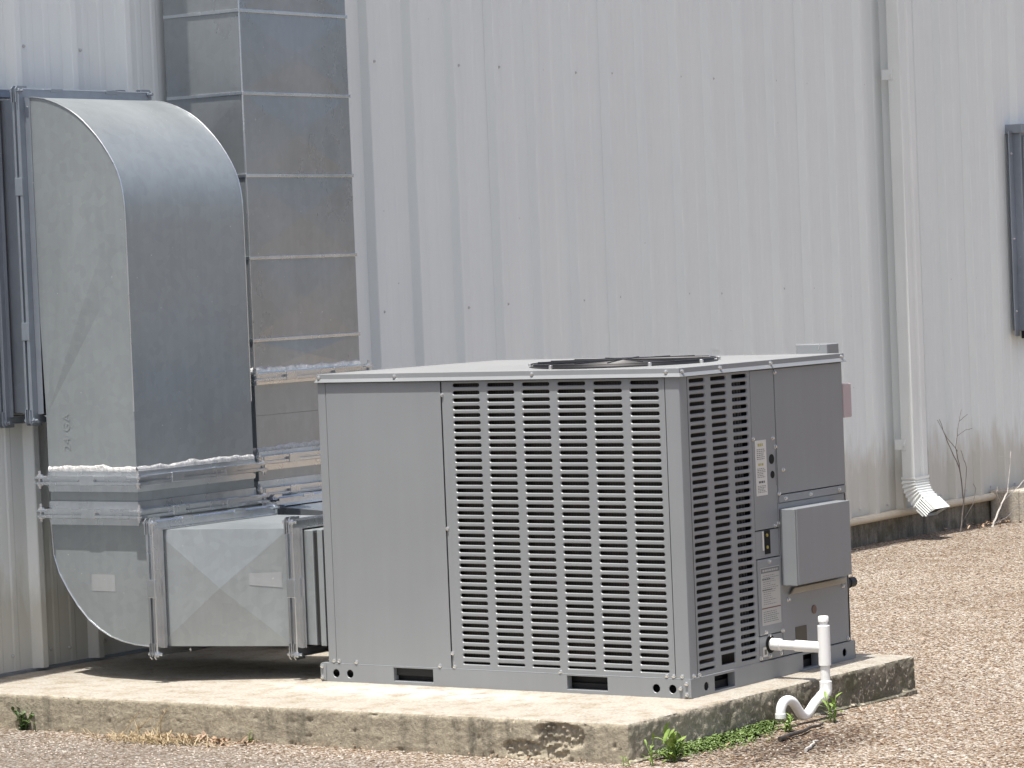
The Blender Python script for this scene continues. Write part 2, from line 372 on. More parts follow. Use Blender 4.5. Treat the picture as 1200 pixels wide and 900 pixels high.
# ------------------------------------------------------------------ concrete pad
QA, QB, QC, QD = Vector((-2.745, -.634)), Vector((.111, -.545)), Vector((.166, 1.205)), Vector((-2.745, 1.205))
def bil(u, v): return QA*(1-u)*(1-v)+QB*u*(1-v)+QC*u*v+QD*(1-u)*v
LX, LY, LZ = 2.856, 1.75, .26
def padpoint(u, v, z):
    # u,v in metres inside the pad, z in [-LZ,0]; rounded edges + wear
    R = .014
    e = noise.noise((u*9, v*9, z*9))*.5+noise.noise((u*30, v*30, z*30))*.35
    Rr = R*(1+.6*e)
    iu, iv, iz = min(u, LX-Rr), max(v, Rr), min(z, -Rr)
    d = Vector((u-iu, v-iv, z-iz)); l = d.length
    if l > Rr and l > 1e-9: d = d*(Rr/l)
    p = Vector((iu, iv, iz))+d
    nrm = None
    onfront = v < 1e-6; onside = u > LX-1e-6
    off = .0022*noise.noise((u*25, v*25, z*25))+.0016*noise.noise((u*70, v*70, z*70))
    if onfront and z < -.004:
        px = u-2.745
        m1 = max(0, 1-((px+.14)/.11)**2-((z+.050)/.045)**2); m2 = max(0, 1-((px+.27)/.10)**2-((z+.095)/.03)**2); m3 = max(0, 1-((px+.16)/.06)**2-((z+.09)/.04)**2)
        mk = max(m1, m2, m3)*1.4+.5*noise.noise((u*22, 0, z*22))
        mk = max(0, min(1, mk*2.2-.35)) if max(m1, m2, m3) > 0 else 0
        dist = noise.voronoi((u*62, 0.5, z*62))[0][0]
        off -= mk*(.016-.020*max(0, 1-dist*1.6))
        pit = noise.noise((u*38, 4, z*38))
        if pit > .52: off -= .010*(pit-.52)/.3
    if onside and z < -.004:
        off += .004*noise.noise((u, v*18, z*18))+.004*noise.noise((u, v*48, z*48))
        if z < -.118+.01*noise.noise((v*3, 0, 0)): off += .010
    if onfront: p.y -= off
    elif onside: p.x += off
    else: p.z += off*.5
    q = bil(p.x/LX, p.y/LY)
    return (q.x, q.y, p.z)
b = MB()
def gridadd(b, P, nu, nv):
    b.add([P(i/nu, j/nv) for j in range(nv+1) for i in range(nu+1)],
          [(j*(nu+1)+i, j*(nu+1)+i+1, (j+1)*(nu+1)+i+1, (j+1)*(nu+1)+i) for j in range(nv) for i in range(nu)])
# top is denser towards the visible edges
def warp(t, n): return t
b.cur = 0
us = lin(0, LX-.05, 110)+lin(LX-.045, LX, 9); vs_ = lin(0, .045, 9)+lin(.05, LY, 60)
b.add([padpoint(u, v, 0) for v in vs_ for u in us], [(j*len(us)+i, j*len(us)+i+1, (j+1)*len(us)+i+1, (j+1)*len(us)+i) for j in range(len(vs_)-1) for i in range(len(us)-1)])
b.cur = 1
zs = lin(-LZ, -.19, 2)+lin(-.18, 0, 32)
us = lin(0, 2.2, 230)+lin(2.205, LX, 130)
b.add([padpoint(u, 0, z) for z in zs for u in us], [(j*len(us)+i, j*len(us)+i+1, (j+1)*len(us)+i+1, (j+1)*len(us)+i) for j in range(len(zs)-1) for i in range(len(us)-1)])
b.cur = 2
vv = lin(0, LY, 300)
b.add([padpoint(LX, v, z) for z in zs for v in vv], [(j*len(vv)+i, j*len(vv)+i+1, (j+1)*len(vv)+i+1, (j+1)*len(vv)+i) for j in range(len(zs)-1) for i in range(len(vv)-1)])
b.cur = 1
gridadd(b, lambda s, t: (*bil(1-s, 1), -LZ+LZ*t*.98), 20, 4)
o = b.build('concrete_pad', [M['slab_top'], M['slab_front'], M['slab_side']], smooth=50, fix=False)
tag(o, 'raised concrete pad with chipped weathered edges under the grey air conditioner', 'concrete pad')

# ------------------------------------------------------------------ metal building
WX = -2.75; WTOP = 4.30; PITCHY = .3027
bld = thing('metal_building', (WX, 4, GZ), 'white ribbed metal wall of a building standing behind the ducts', 'building')
def wall_profile(y0):
    # one panel: three major ribs; y0 = flank start of the first rib; rib height .032
    pts = []
    for k in range(3):
        a = y0+k*PITCHY
        pts += [(a, 0), (a+.014, .035), (a+.018, .038), (a+.044, .038), (a+.048, .035), (a+.064, 0)]
        for mm in (.135, .222):
            pts += [(a+mm-.018, 0), (a+mm-.010, .0022), (a+mm+.010, .0022), (a+mm+.018, 0)]
    pts += [(y0+3*PITCHY, -.001), (y0+3*PITCHY+.014, .034), (y0+3*PITCHY+.030, .0355)]
    return pts
seam0 = 2.32-.012+2*PITCHY
ps = None
for i in range(-7, 9):
    y0 = seam0+i*3*PITCHY
    pts = wall_profile(y0); b = MB(); n = len(pts); zz = [.012, 1.4, 2.8, WTOP]
    wob = [.0, rnd.uniform(-.002, .002), rnd.uniform(-.002, .002), 0]
    vs = [(WX+p[1]+.0015*(1 if j else 0)*math.sin(p[0]*3+z)+wob[j], p[0], z) for j, z in enumerate(zz) for p in pts]
    fs = [(j*n+k, j*n+k+1, (j+1)*n+k+1, (j+1)*n+k) for j in range(3) for k in range(n-1)]
    b.add(vs, fs); b.build('wall_panel', M['wall'], bld, smooth=12, fix=False)
b = MB(); b.box(WX-.16, WX-.006, -3.6, 11.2, .0, WTOP-.01); b.build('wall_core', M['ac_dark'], bld)
b = MB(); b.box(WX-.30, WX+.002, -3.6, 11.2, -.6, .004)
b.build('foundation', M['found'], bld, bevel=.008)
# base pipe running along the bottom of the wall
b = MB(); b.tube([(WX+.028, y, .018+.003*math.sin(y*2)) for y in lin(2.6, 11, 40)], .021, 12); b.build('base_pipe', M['cream'], bld, smooth=40)
b = MB(); b.box(WX-.02, WX+.012, -3.5, 2.5, -.002, .011); b.build('base_flashing', M['galv_dull'], bld, bevel=.002)
# eave with gutter and roof edge
b = MB(); b.prism([(WX-.01, 4.24), (WX+.165, 4.24), (WX+.165, 4.40), (WX+.150, 4.40), (WX+.150, 4.26), (WX-.01, 4.26)], 'y', -3.6, 11.2); b.build('gutter', M['spout'], bld)
b = MB(); b.prism([(WX+.05, 4.42), (WX+.05, 4.45), (WX-5, 5.2), (WX-5, 5.17)], 'y', -3.7, 11.3); b.build('roof', M['galv_dull'], bld)
b = MB(); b.box(WX-5, WX-4.9, -3.6, 11.2, -.5, 5.1); b.box(WX-4.9, WX-.16, -3.6, -3.5, -.5, 4.4); b.box(WX-4.9, WX-.16, 11.1, 11.2, -.5, 4.4); b.build('rear_walls', M['wall'], bld)
# wall fasteners
fb = MB(); fb.tube([(0, 0, 0), (.004, 0, 0), (.005, 0, 0), (.0085, 0, 0)], [.0062, .0062, .0040, .0036], 8)
fm = fb.build('wall_screw', M['fast'], bld, smooth=40)
fmesh = fm.data; fm.location = (WX+.001, seam0+.10, .07)
for z, dy in ((.07, .098), (2.28, .098), (1.24, .098)):
    for k in range(-14, 24):
        y = seam0+k*PITCHY+dy
        if z > 1 and k % 3 == 1: continue
        if z < 1 and k in (-2, 7): pass
        stamp(fmesh, 'wall_screw', (WX+.001, y+rnd.uniform(-.004, .004), z+rnd.uniform(-.006, .006)), bld)
        if z < 1: stamp(fmesh, 'wall_screw', (WX+.001, y+.10, z+rnd.uniform(-.006, .006)), bld)

# ------------------------------------------------------------------ downspout
DSY0, DSY1, DSX0, DSX1 = 6.488, 6.645, WX+.070, WX+.145
ds = thing('downspout', (WX+.09, 6.56, 0), 'pale downspout with ribbed kick-out elbow running down the white wall', 'downspout')
b = MB()
prof = [(DSX0, DSY0), (DSX1, DSY0), (DSX1, DSY0+.055), (DSX1-.010, DSY0+.065), (DSX1-.010, DSY1-.065), (DSX1, DSY1-.055), (DSX1, DSY1), (DSX0, DSY1)]
b.prism(prof, 'z', .20, 4.25); b.build('pipe', M['spout'], ds, bevel=.006)
# elbow: section swept along a short arc, crimped
b = MB(); rings = []
path = [((DSX0+DSX1)/2, .21, 0)]
cx, cz, ang = (DSX0+DSX1)/2, .215, 0
steps = [(0, .012), (0, .018)]+[(8, .020)]*6+[(0, .021)]*4
k = 0; pr = []
for da, l in steps:
    ang += math.radians(da); pr.append((cx, cz, ang, k)); cx += math.sin(ang)*l; cz -= math.cos(ang)*l; k += 1
pr.append((cx, cz, ang, k))
hx, hy, yc = (DSX1-DSX0)/2+.004, (DSY1-DSY0)/2+.004, (DSY0+DSY1)/2
vs = []; fs = []
for (px, pz, a, k) in pr:
    for sub in (0, 1):
        crimp = .006 if (1 <= k <= 8 and sub) else 0
        dz = .009*sub if k < len(pr)-1 else 0
        for sx, sy in ((-1, -1), (1, -1), (1, 1), (-1, 1)):
            ex, ey = sx*(hx-crimp), sy*(hy-crimp)
            sh = sx*.35*hx if k == len(pr)-1 else 0
            qx, qz = px+math.sin(a)*(dz+sh), pz-math.cos(a)*(dz+sh)
            vs.append((qx+ex*math.cos(a), yc+ey, qz+ex*math.sin(a)))
nr = len(vs)//4
for i in range(nr-1):
    for q in range(4): fs.append((i*4+q, i*4+(q+1) % 4, (i+1)*4+(q+1) % 4, (i+1)*4+q))
b.add(vs, fs); el = b.build('elbow', M['spout'], ds)
b = MB(); px, pz, a, k = pr[-1]
b.add([(px+sx*(hx-.006)*math.cos(a)-math.sin(a)*(.012-.35*hx*sx), yc+sy*(hy-.006), pz+sx*(hx-.006)*math.sin(a)+math.cos(a)*(.012-.35*hx*sx)) for sx, sy in ((-1, -1), (1, -1), (1, 1), (-1, 1))], [(0, 1, 2, 3)])
b.build('elbow_mouth', M['ac_dark'], el)
# pressed ribs on the near side of the elbow
for t in (-.6, -.3, 0, .3, .6):
    b = MB()
    p0 = Vector((pr[8][0], 0, pr[8][1])); p1 = Vector((pr[-1][0], 0, pr[-1][1])); a = pr[-1][2]
    o_ = Vector((math.cos(a), 0, math.sin(a)))*t*hx
    b.tube([(p0.x+o_.x, yc-hy+.001, p0.z+o_.z), (p1.x+o_.x, yc-hy+.001, p1.z+o_.z)], .0045, 6); b.build('pressed_rib', M['spout'], el)
for zz_ in (2.335, .385):
    b = MB(); b.box(DSX0-.032, DSX0+.030, DSY0-.006, DSY0-.001, zz_-.027, zz_+.027); st = b.build('strap', M['spout'], ds, bevel=.001)
    b = MB(); b.tube([(DSX0+.02, DSY0-.006, zz_), (DSX0+.02, DSY0-.012, zz_)], .008, 8); b.build('rivet', M['spout'], st)

# ------------------------------------------------------------------ duct helpers
def flange(parent, axis, pos, a0, a1, b0, b1, name='flange', proj=.034, wing=.042, m='flange', cleats=True, sealing=True, rg=rnd, skew=None, plates=(0, 1, 2, 3)):
    """frame around a rectangular duct; axis 'x': rect in (y,z); axis 'z': rect in (x,y)"""
    def P(t, u, v):
        return (pos+t, u, v) if axis == 'x' else (u, v, pos+t)
    pro = [(-wing, .0006), (-wing, .003), (-.015, .005), (-.014, proj-.006), (-.017, proj-.003), (-.015, proj), (-.005, proj), (-.004, proj-.012), (.004, proj-.012), (.005, proj), (.015, proj), (.017, proj-.003), (.014, proj-.006), (.015, .005), (wing, .003), (wing, .0006)]
    b = MB(); n = len(pro)
    def corner(i, o_):
        return [(a0-o_, b0-o_), (a1+o_, b0-o_), (a1+o_, b1+o_), (a0-o_, b1+o_)][i]
    vs = []
    for i in range(4):
        for (t, o_) in pro: vs.append(P(t, *corner(i, o_)))
    fs = []
    for i in range(4):
        j = (i+1) % 4
        for k in range(n-1): fs.append((i*n+k, j*n+k, j*n+k+1, i*n+k+1))
    b.add(vs, fs); fo = b.build(name, M[m], parent, smooth=30)
    # corner plates with bolts
    for i in plates:
        u, v = corner(i, proj*.45); b = MB()
        su = 1 if i in (1, 2) else -1; sv = 1 if i in (2, 3) else -1
        for t0, t1 in ((-.0125, -.0075), (.0075, .0125)):
            pl = [(u-su*.03, v+sv*.028), (u+su*.018, v+sv*.028), (u+su*.028, v+sv*.018), (u+su*.028, v-sv*.03), (u-su*.005, v-sv*.03), (u-su*.03, v-sv*.005)]
            if axis == 'x': b.prism(pl, 'x', pos+t0, pos+t1)
            else: b.prism(pl, 'z', pos+t0, pos+t1)
        cu, cv = u+su*.010, v+sv*.010
        b.tube([P(-.030, cu, cv), P(.034, cu, cv)], .0055, 8)
        b.tube([P(.0125, cu, cv), P(.021, cu, cv)], .011, 6); b.tube([P(-.021, cu, cv), P(-.0125, cu, cv)], .011, 6)
        b.build('corner_plate', M[m], fo)
    if cleats:
        for side in range(4):
            (ua, va), (ub, vb) = corner(side, 0), corner((side+1) % 4, 0)
            ln = math.hypot(ub-ua, vb-va)
            for f in ([.5] if ln < .55 else [.28, .74]):
                h = .032/ln; b = MB()
                du, dv = (ub-ua), (vb-va); nu_, nv_ = dv/ln, -du/ln
                q = []
                for ff in (f-h, f+h):
                    for oo in (proj-.012, proj+.0015):
                        q.append((ua+du*ff+nu_*oo, va+dv*ff+nv_*oo))
                vs = [P(t, *c) for t in (-.0178, .0178) for c in q]
                b.add(vs, [(0,1,3,2),(4,6,7,5),(0,4,5,1),(2,3,7,6),(0,2,6,4),(1,5,7,3)])
                b.build('cleat', M[m], fo, bevel=.0015)
    if sealing:
        for side in range(4):
            (ua, va), (ub, vb) = corner(side, 0), corner((side+1) % 4, 0)
            ln = math.hypot(ub-ua, vb-va); du, dv = (ub-ua)/ln, (vb-va)/ln; nu_, nv_ = dv, -du
            for sgn in ((1,) if axis == 'z' else ()):
                b = MB(); ns = int(ln/.014); vs = []
                for i in range(ns+1):
                    s_ = ln*i/ns; wv = .012*noise.noise((s_*26+side*9, sgn*3.3+pos*7, a0*5))+.006*noise.noise((s_*80, sgn, side))
                    hh = .0045+.004*noise.noise((s_*60, pos*9, side*3+sgn))
                    for t, o_ in ((sgn*(wing-.012), .0036), (sgn*(wing-.006), hh*.7+.003), (sgn*(wing+.002+wv*.7), .0025+hh*.5), (sgn*(wing+.007+wv*.7), .0006)):
                        vs.append(P(t, ua+du*s_+nu_*o_, va+dv*s_+nv_*o_))
                b.add(vs, [(i*4+k, (i+1)*4+k, (i+1)*4+k+1, i*4+k+1) for i in range(ns) for k in range(3)])
                b.build('sealant_bead', M['seal'], fo, smooth=60)
    return fo

def duct_rect(parent, name, m, secs, bevel=.0, cross=None):
    """box duct through a list of sections along x: (x, y0, y1, z0, z1), optional cross-broken front"""
    b = MB(); vs = []
    for (x, y0, y1, z0, z1) in secs: vs += [(x, y0, z0), (x, y1, z0), (x, y1, z1), (x, y0, z1)]
    fs = []
    for i in range(len(secs)-1):
        for q in range(4):
            if cross and q == 3: continue
            fs.append((i*4+q, i*4+(q+1) % 4, (i+1)*4+(q+1) % 4, (i+1)*4+q))
    b.add(vs, fs)
    if cross:
        for i in range(len(secs)-1):
            A, D = Vector(vs[i*4]), Vector(vs[i*4+3]); B_, C_ = Vector(vs[i*4+4]), Vector(vs[i*4+7])
            c = (A+B_+C_+D)/4+Vector((0, -cross, 0))
            b.add([A, B_, C_, D, c], [(0, 1, 4), (1, 2, 4), (2, 3, 4), (3, 0, 4)])
    return b.build(name, m, parent)

# ------------------------------------------------------------------ supply duct (front)
SY0, SY1 = -.22, .425
sup = thing('supply_duct', (-2.3, .1, .1), 'galvanized duct with curved elbow from the wall, turning down into the air conditioner', 'duct')
# wall sleeve
b = MB(); b.box(WX-.02, -2.590, SY0, SY1, .950, 2.075); b.build('wall_sleeve', M['galv_dull'], sup, bevel=.003)
flange(sup, 'x', -2.578, SY0, SY1, .950, 2.075, 'sleeve_flange', proj=.036, wing=.040, m='galv_dull', sealing=False)
flange(sup, 'x', WX+.045, SY0-.01, SY1+.01, .940, 2.085, 'wall_flange', proj=.030, wing=.028, m='galv_dull', sealing=False, cleats=False)
# upper elbow
arc = [(-2.56, 2.0765), (-2.525, 2.0755), (-2.498, 2.072), (-2.467, 2.066), (-2.437, 2.0565), (-2.407, 2.046), (-2.378, 2.033), (-2.348, 2.018), (-2.319, 2.000), (-2.290, 1.978), (-2.261, 1.952), (-2.232, 1.924), (-2.205, 1.893), (-2.180, 1.860), (-2.157, 1.825), (-2.141, 1.794), (-2.128, 1.760), (-2.119, 1.720), (-2.114, 1.675), (-2.1125, 1.60), (-2.1125, 1.50), (-2.1125, 1.2), (-2.1125, .95), (-2.1125, .72)]
throat = [(-2.5285, .72), (-2.5285, .935), (-2.56, .952)]
def crease(x, z, tx, tz, a0, a1, d):
    a = math.degrees(math.atan2(z-tz, x-tx))
    return d if a0 <= a <= a1 else 0
b = MB(); poly = arc+throat; n = len(poly); T = (-2.5285, .935)
def yoff(p):
    a = math.degrees(math.atan2(p[1]-T[1], p[0]-T[0]))
    if p in throat: return 0
    # two cross-break creases fan out from the throat corner
    if a > 82: return 0.0
    if a > 68: return .010*(82-a)/14
    return .010*max(0, (a-5))/63 if a > 5 else 0
fr = [(p[0], SY0-yoff(p)*.0, p[1]) for p in poly]; bk = [(p[0], SY1, p[1]) for p in poly]
tv = len(fr)-2
# front as a fan from the throat, creased
b.add(fr+[(-2.40, SY0+.008, 1.55)], [])
fan_i = n-2
mid1 = next(i for i, p in enumerate(arc) if p[0] > -2.30)
b2 = MB()
crv = [Vector((p[0], SY0, p[1])) for p in poly]; tvx = Vector((T[0], SY0, T[1]))
for i in range(n-1):
    if i in (fan_i, fan_i-1): continue
    p, q = crv[i], crv[i+1]
    steps_ = 6
    def pt(P0, t):
        a = math.degrees(math.atan2(P0.z-T[1], P0.x-T[0])); dd = 0
        if 55 <= a <= 80: dd = -.011*min(1, (80-a)/7, (a-55)/7)
        return tvx.lerp(P0, t)+Vector((0, dd*(t/.5 if t <= .5 else (1-t)/.5), 0))
    for s_ in range(steps_):
        t0, t1 = s_/steps_, (s_+1)/steps_
        if s_ == 0: b2.add([tvx, pt(p, t1), pt(q, t1)], [(0, 1, 2)])
        else: b2.add([pt(p, t0), pt(p, t1), pt(q, t1), pt(q, t0)], [(0, 1, 2, 3)])
b2.build('elbow_cheek', M['galv'], sup, smooth=10)
b = MB()
b.add([(p[0], SY0, p[1]) for p in poly]+[(p[0], SY1, p[1]) for p in poly], [(i, i+1, n+i+1, n+i) for i in range(n-1)]+[tuple(range(n, 2*n))])
ue = b.build('elbow_wrapper', M['galv'], sup, smooth=40)
# standing seam lip along both edges of the wrapper
for yy, nm in ((SY0-.002, 'seam_lip'), (SY1+.001, 'seam_lip')):
    b = MB(); b.tube([(p[0]+.001, yy, p[1]+.001) for p in arc[:-1]], .0020, 5); b.build(nm, M['flange'], ue)
# stamp on the cheek
cu = bpy.data.curves.new('stamp', 'FONT'); cu.body = '24 GA'; cu.size = .045; cu.space_character = 1.15
to = bpy.data.objects.new('stamp_text', cu); COL.objects.link(to)
bpy.context.view_layer.update()
tm = bpy.data.meshes.new_from_object(to.evaluated_get(bpy.context.evaluated_depsgraph_get())); bpy.data.objects.remove(to)
tm.materials.append(M['stampink'])
st = bpy.data.objects.new('stamp_text', tm); COL.objects.link(st)
st.matrix_world = Matrix(((0, -1, 0, -2.418), (0, 0, -1, SY0-.0016), (1, 0, 0, .815), (0, 0, 0, 1)))
_p = st.matrix_world.copy(); st.parent = sup; st.matrix_parent_inverse = Matrix.Translation(-sup.location); 
st['label'] = 'faded 24 GA stamp'
b = MB(); b.add([(-2.345, SY0-.0008, .315), (-2.235, SY0-.0008, .315), (-2.235, SY0-.0008, .375), (-2.345, SY0-.0008, .375)], [(0, 1, 2, 3)])
b.build('label_residue', M['residue'], sup, fix=False)
# collar and lower elbow
b = MB(); b.box(-2.5255, -2.1135, SY0+.001, SY1-.001, .60, .715); b.build('collar', M['galv'], sup)
flange(sup, 'z', .710, -2.5255, -2.1125, SY0, SY1)
flange(sup, 'z', .592, -2.5255, -2.1125, SY0, SY1, sealing=False)
low = [(-2.5255, .60), (-2.523, .50), (-2.519, .441), (-2.497, .378), (-2.460, .320), (-2.415, .262), (-2.365, .213), (-2.318, .181), (-2.267, .157), (-2.210, .141), (-2.149, .131), (-2.060, .126)]
lp = low+[(-2.060, .535), (-2.095, .56), (-2.1125, .60)]
b = MB(); b.prism(lp, 'y', SY0, SY1); le = b.build('lower_elbow', M['galv'], sup, smooth=35)
b = MB(); b.tube([(p[0]-.001, SY0-.002, p[1]-.001) for p in low], .0018, 5); b.build('seam_lip', M['flange'], le)
# transition into the unit
secs = [(-2.045, SY0, SY1-.02, .128, .537), (-1.615, -.005, .50, .117, .527)]
tr = duct_rect(sup, 'transition', M['galv'], secs, cross=.022)
_A, _B, _C, _D = Vector((-2.045, SY0, .128)), Vector((-1.615, -.005, .117)), Vector((-1.615, -.005, .527)), Vector((-2.045, SY0, .537))
_c = (_A+_B+_C+_D)/4+Vector((0, -.022, 0))
def tri_pt(f, h):     # right-hand facet: f from centre to the edge, h along the edge
    e = _B.lerp(_C, h); return _c.lerp(e, f)+Vector((.0005, -.0012, 0))
b = MB(); b.add([tri_pt(.42, .56), tri_pt(.88, .50), tri_pt(.88, .655), tri_pt(.42, .80)], [(0, 1, 2, 3)]); b.build('label_residue', M['residue'], sup, fix=False)
flange(sup, 'x', -2.040, SY0, SY1-.02, .128, .537, wing=.036)
flange(sup, 'x', -1.590, -.005, .50, .117, .527, wing=.036)
b = MB(); b.box(-1.60, -1.518, .004, .49, .122, .522); b.build('collar', M['galv'], sup, bevel=.003)
b = MB(); b.box(-1.520, -1.500, .012, .48, .130, .514); b.build('flexible_gasket', M['rubber'], sup)
b = MB(); b.box(-1.501, -1.478, .006, .49, .120, .524); b.build('unit_collar', M['galv'], sup, bevel=.002)

# ------------------------------------------------------------------ return duct (riser behind)
RX1, RY0, RY1 = -2.345, .735, 1.392
ret = thing('return_duct', (-2.5, 1.06, .1), 'tall square galvanized riser duct climbing the wall behind the curved duct', 'duct')
zl = [.735, .875, 1.02]
for z0, z1 in ((.735, .880), (.880, 1.012)):
    b = MB(); b.box(WX+.033, RX1-.004, RY0+.004, RY1-.004, z0, z1-.001); b.build('riser_section', M['galv_warm'], ret)
jz = [1.040]+[1.166+.3115*k for k in range(9)]
for i in range(len(jz)-1):
    z0, z1 = jz[i], jz[i+1]; cx_ = (WX+.033+RX1)/2; cy_ = (RY0+RY1)/2; d = .004
    b = MB()
    bot = [(WX+.033, RY0, z0), (RX1, RY0, z0), (RX1, RY1, z0), (WX+.033, RY1, z0)]; top = [(x, y, z1-.001) for x, y, _ in bot]
    vs = bot+top+[(cx_, RY0-d, (z0+z1)/2), (RX1+d, cy_, (z0+z1)/2)]
    fs = [(0,1,8),(1,5,8),(5,4,8),(4,0,8),(1,2,9),(2,6,9),(6,5,9),(5,1,9),(2,3,7,6),(3,0,4,7),(0,3,2,1),(4,5,6,7)]
    b.add(vs, fs); sec = b.build('riser_section', M['galv_warm'], ret)
    if i < len(jz)-2:
        e = .006; b = MB()
        b.box(WX+.034, RX1+e, RY0-e, RY0-.0005, z1-.007, z1+.006); b.box(RX1+.0005, RX1+e, RY0-.0004, RY1+e, z1-.007, z1+.006)
        b.build('standing_seam', M['flange'], sec, bevel=.0015)
b = MB(); b.tube([(RX1, RY0, 1.05), (RX1, RY0, 3.65)], .004, 6); b.build('corner_lock', M['flange'], ret)
b = MB(); b.box(WX-.02, RX1+.01, RY0-.01, RY1+.01, 3.658, 3.70); b.build('riser_cap', M['galv_warm'], ret)
flange(ret, 'z', 1.026, WX+.036, RX1, RY0, RY1, wing=.03)
flange(ret, 'z', .712, WX+.036, RX1-.004, RY0, RY1)
b = MB(); b.box(WX+.04, RX1-.004, RY0+.006, RY1-.006, .60, .72); b.build('collar', M['galv_warm'], ret)
lp2 = [(p[0]-.225, p[1]) for p in low]+[(-2.285, .535), (-2.32, .56), (-2.349, .60)]
b = MB(); b.prism(lp2, 'y', RY0+.004, RY1-.004); b.build('lower_elbow', M['galv_warm'], ret, smooth=35)
flange(ret, 'z', .590, WX+.036, RX1-.004, RY0, RY1, sealing=False)
duct_rect(ret, 'transition', M['galv_warm'], [(-2.28, RY0+.004, RY1-.004, .128, .537), (-1.80, .60, 1.02, .117, .527)], cross=.01)
flange(ret, 'x', -2.262, RY0+.004, RY1-.004, .128, .540, wing=.036)
flange(ret, 'x', -1.785, .60, 1.02, .117, .530, wing=.036)
b = MB(); b.box(-1.80, -1.478, .61, 1.01, .122, .522); b.build('collar', M['galv_warm'], ret, bevel=.003)

# ------------------------------------------------------------------ packaged air conditioner
ac = thing('packaged_air_conditioner', (-.74, .53, 0), 'large grey packaged air conditioner with slotted louvre panels standing on the concrete pad', 'air conditioner')
W, D, Hc = 1.470, 1.062, 1.032
def slot_cells(cells, T, thick=.005, bev=.0026, hole_t=None):
    """cells: (u0,u1,v0,v1, kind, hu0,hu1,hv0,hv1) -> MB of a sheet with real holes. T maps (u,v,depth)."""
    b = MB()
    for (u0, u1, v0, v1, kind, a0, a1, c0, c1) in cells:
        if kind == 'plain':
            b.add([T(u0, v0, 0), T(u1, v0, 0), T(u1, v1, 0), T(u0, v1, 0)], [(0, 1, 2, 3)]); continue
        if kind == 'rect':
            outer = [(u0, v0), (u1, v0), (u1, v1), (u0, v1)]
            def ring(s_): return [(a0+s_, c0+s_), (a1-s_, c0+s_), (a1-s_, c1-s_), (a0+s_, c1-s_)]
        else:
            r = (c1-c0)/2; cv = (c0+c1)/2; ul, ur = a0+r, a1-r
            q = (v1-v0)/5
            outer = [(ur, v0), (u1, v0), (u1, cv-q), (u1, cv+q), (u1, v1), (ur, v1), (ul, v1), (u0, v1), (u0, cv+q), (u0, cv-q), (u0, v0), (ul, v0)]
            def ring(s_):
                R = r-s_; o_ = []
                for k in range(6): t = math.radians(-90+36*k); o_.append((ur+R*math.cos(t), cv+R*math.sin(t)))
                for k in range(6): t = math.radians(90+36*k); o_.append((ul+R*math.cos(t), cv+R*math.sin(t)))
                return o_
        n = len(outer); thick_ = hole_t if (hole_t and kind == 'slot') else thick
        if bev: rings = [[T(*p, 0) for p in outer], [T(*p, 0) for p in ring(0)], [T(*p, bev*1.1) for p in ring(bev)], [T(*p, thick_) for p in ring(bev)]]
        else: rings = [[T(*p, 0) for p in outer], [T(*p, 0) for p in ring(0)], [T(*p, thick_) for p in ring(0)]]
        vs = [p for R_ in rings for p in R_]
        b.add(vs, [(i*n+k, i*n+(k+1) % n, (i+1)*n+(k+1) % n, (i+1)*n+k) for i in range(len(rings)-1) for k in range(n)])
    return b
ROWS = 38; PZ = .0252; ZT = 1.0165
# front louvre panel  X -.942..-.056
FP0, FP1, FZ0, FZ1 = -.942, -.0565, .063, 1.030
cells = []
cx0 = [-.896+.1410*k for k in range(6)]
edges = [FP0]+[cx0[k]+.1135+.0137 for k in range(5)]+[FP1]
vz = [ZT-PZ*r for r in range(ROWS)]
cells.append((FP0, FP1, vz[0]+PZ/2, FZ1, 'plain', 0, 0, 0, 0)); cells.append((FP0, FP1, FZ0, vz[-1]-PZ/2, 'plain', 0, 0, 0, 0))
for r in range(ROWS):
    for k in range(6):
        hh = .0088 if r < ROWS-1 else .0068
        cells.append((edges[k], edges[k+1], vz[r]-PZ/2, vz[r]+PZ/2, 'slot', cx0[k], cx0[k]+.1145, vz[r]-hh, vz[r]+hh))
b = slot_cells(cells, lambda u, v, d: (u, 0.0+d, v))
lo = b.build('louvre_panel', M['ac'], ac, fix=False, smooth=30)
b = MB(); b.box(FP0, FP0+.004, .0, .02, FZ0, FZ1); b.box(FP1-.004, FP1, .0001, .02, FZ0, FZ1); b.build('panel_return', M['ac'], lo)
# right louvre panel Y .048..  .440
RP0, RP1 = .0475, .4385
ry0 = [.0575+.1325*k for k in range(3)]; wslot = .101
redge = [RP0, ry0[0]+wslot+.016, ry0[1]+wslot+.016, RP1]
cells = [(RP0, RP1, vz[0]+PZ/2, FZ1, 'plain', 0, 0, 0, 0), (RP0, RP1, FZ0, vz[-1]-PZ/2, 'plain', 0, 0, 0, 0)]
for r in range(ROWS):
    for k in range(3):
        if k == 1 and r >= ROWS-2:
            if r == ROWS-2: cells.append((redge[1], redge[2], vz[ROWS-1]-PZ/2, vz[r]+PZ/2, 'rect', ry0[1]+.006, ry0[1]+wslot-.004, vz[-1]-.003, vz[r]+.010))
            continue
        hh = .0088 if r < ROWS-1 else .0068
        cells.append((redge[k], redge[k+1], vz[r]-PZ/2, vz[r]+PZ/2, 'slot', ry0[k], ry0[k]+wslot, vz[r]-hh, vz[r]+hh))
b = slot_cells(cells, lambda u, v, d: (0.0-d, u, v))
b.f = [tuple(reversed(f)) for f in b.f]
lo2 = b.build('louvre_panel', M['ac'], ac, fix=True, smooth=30)
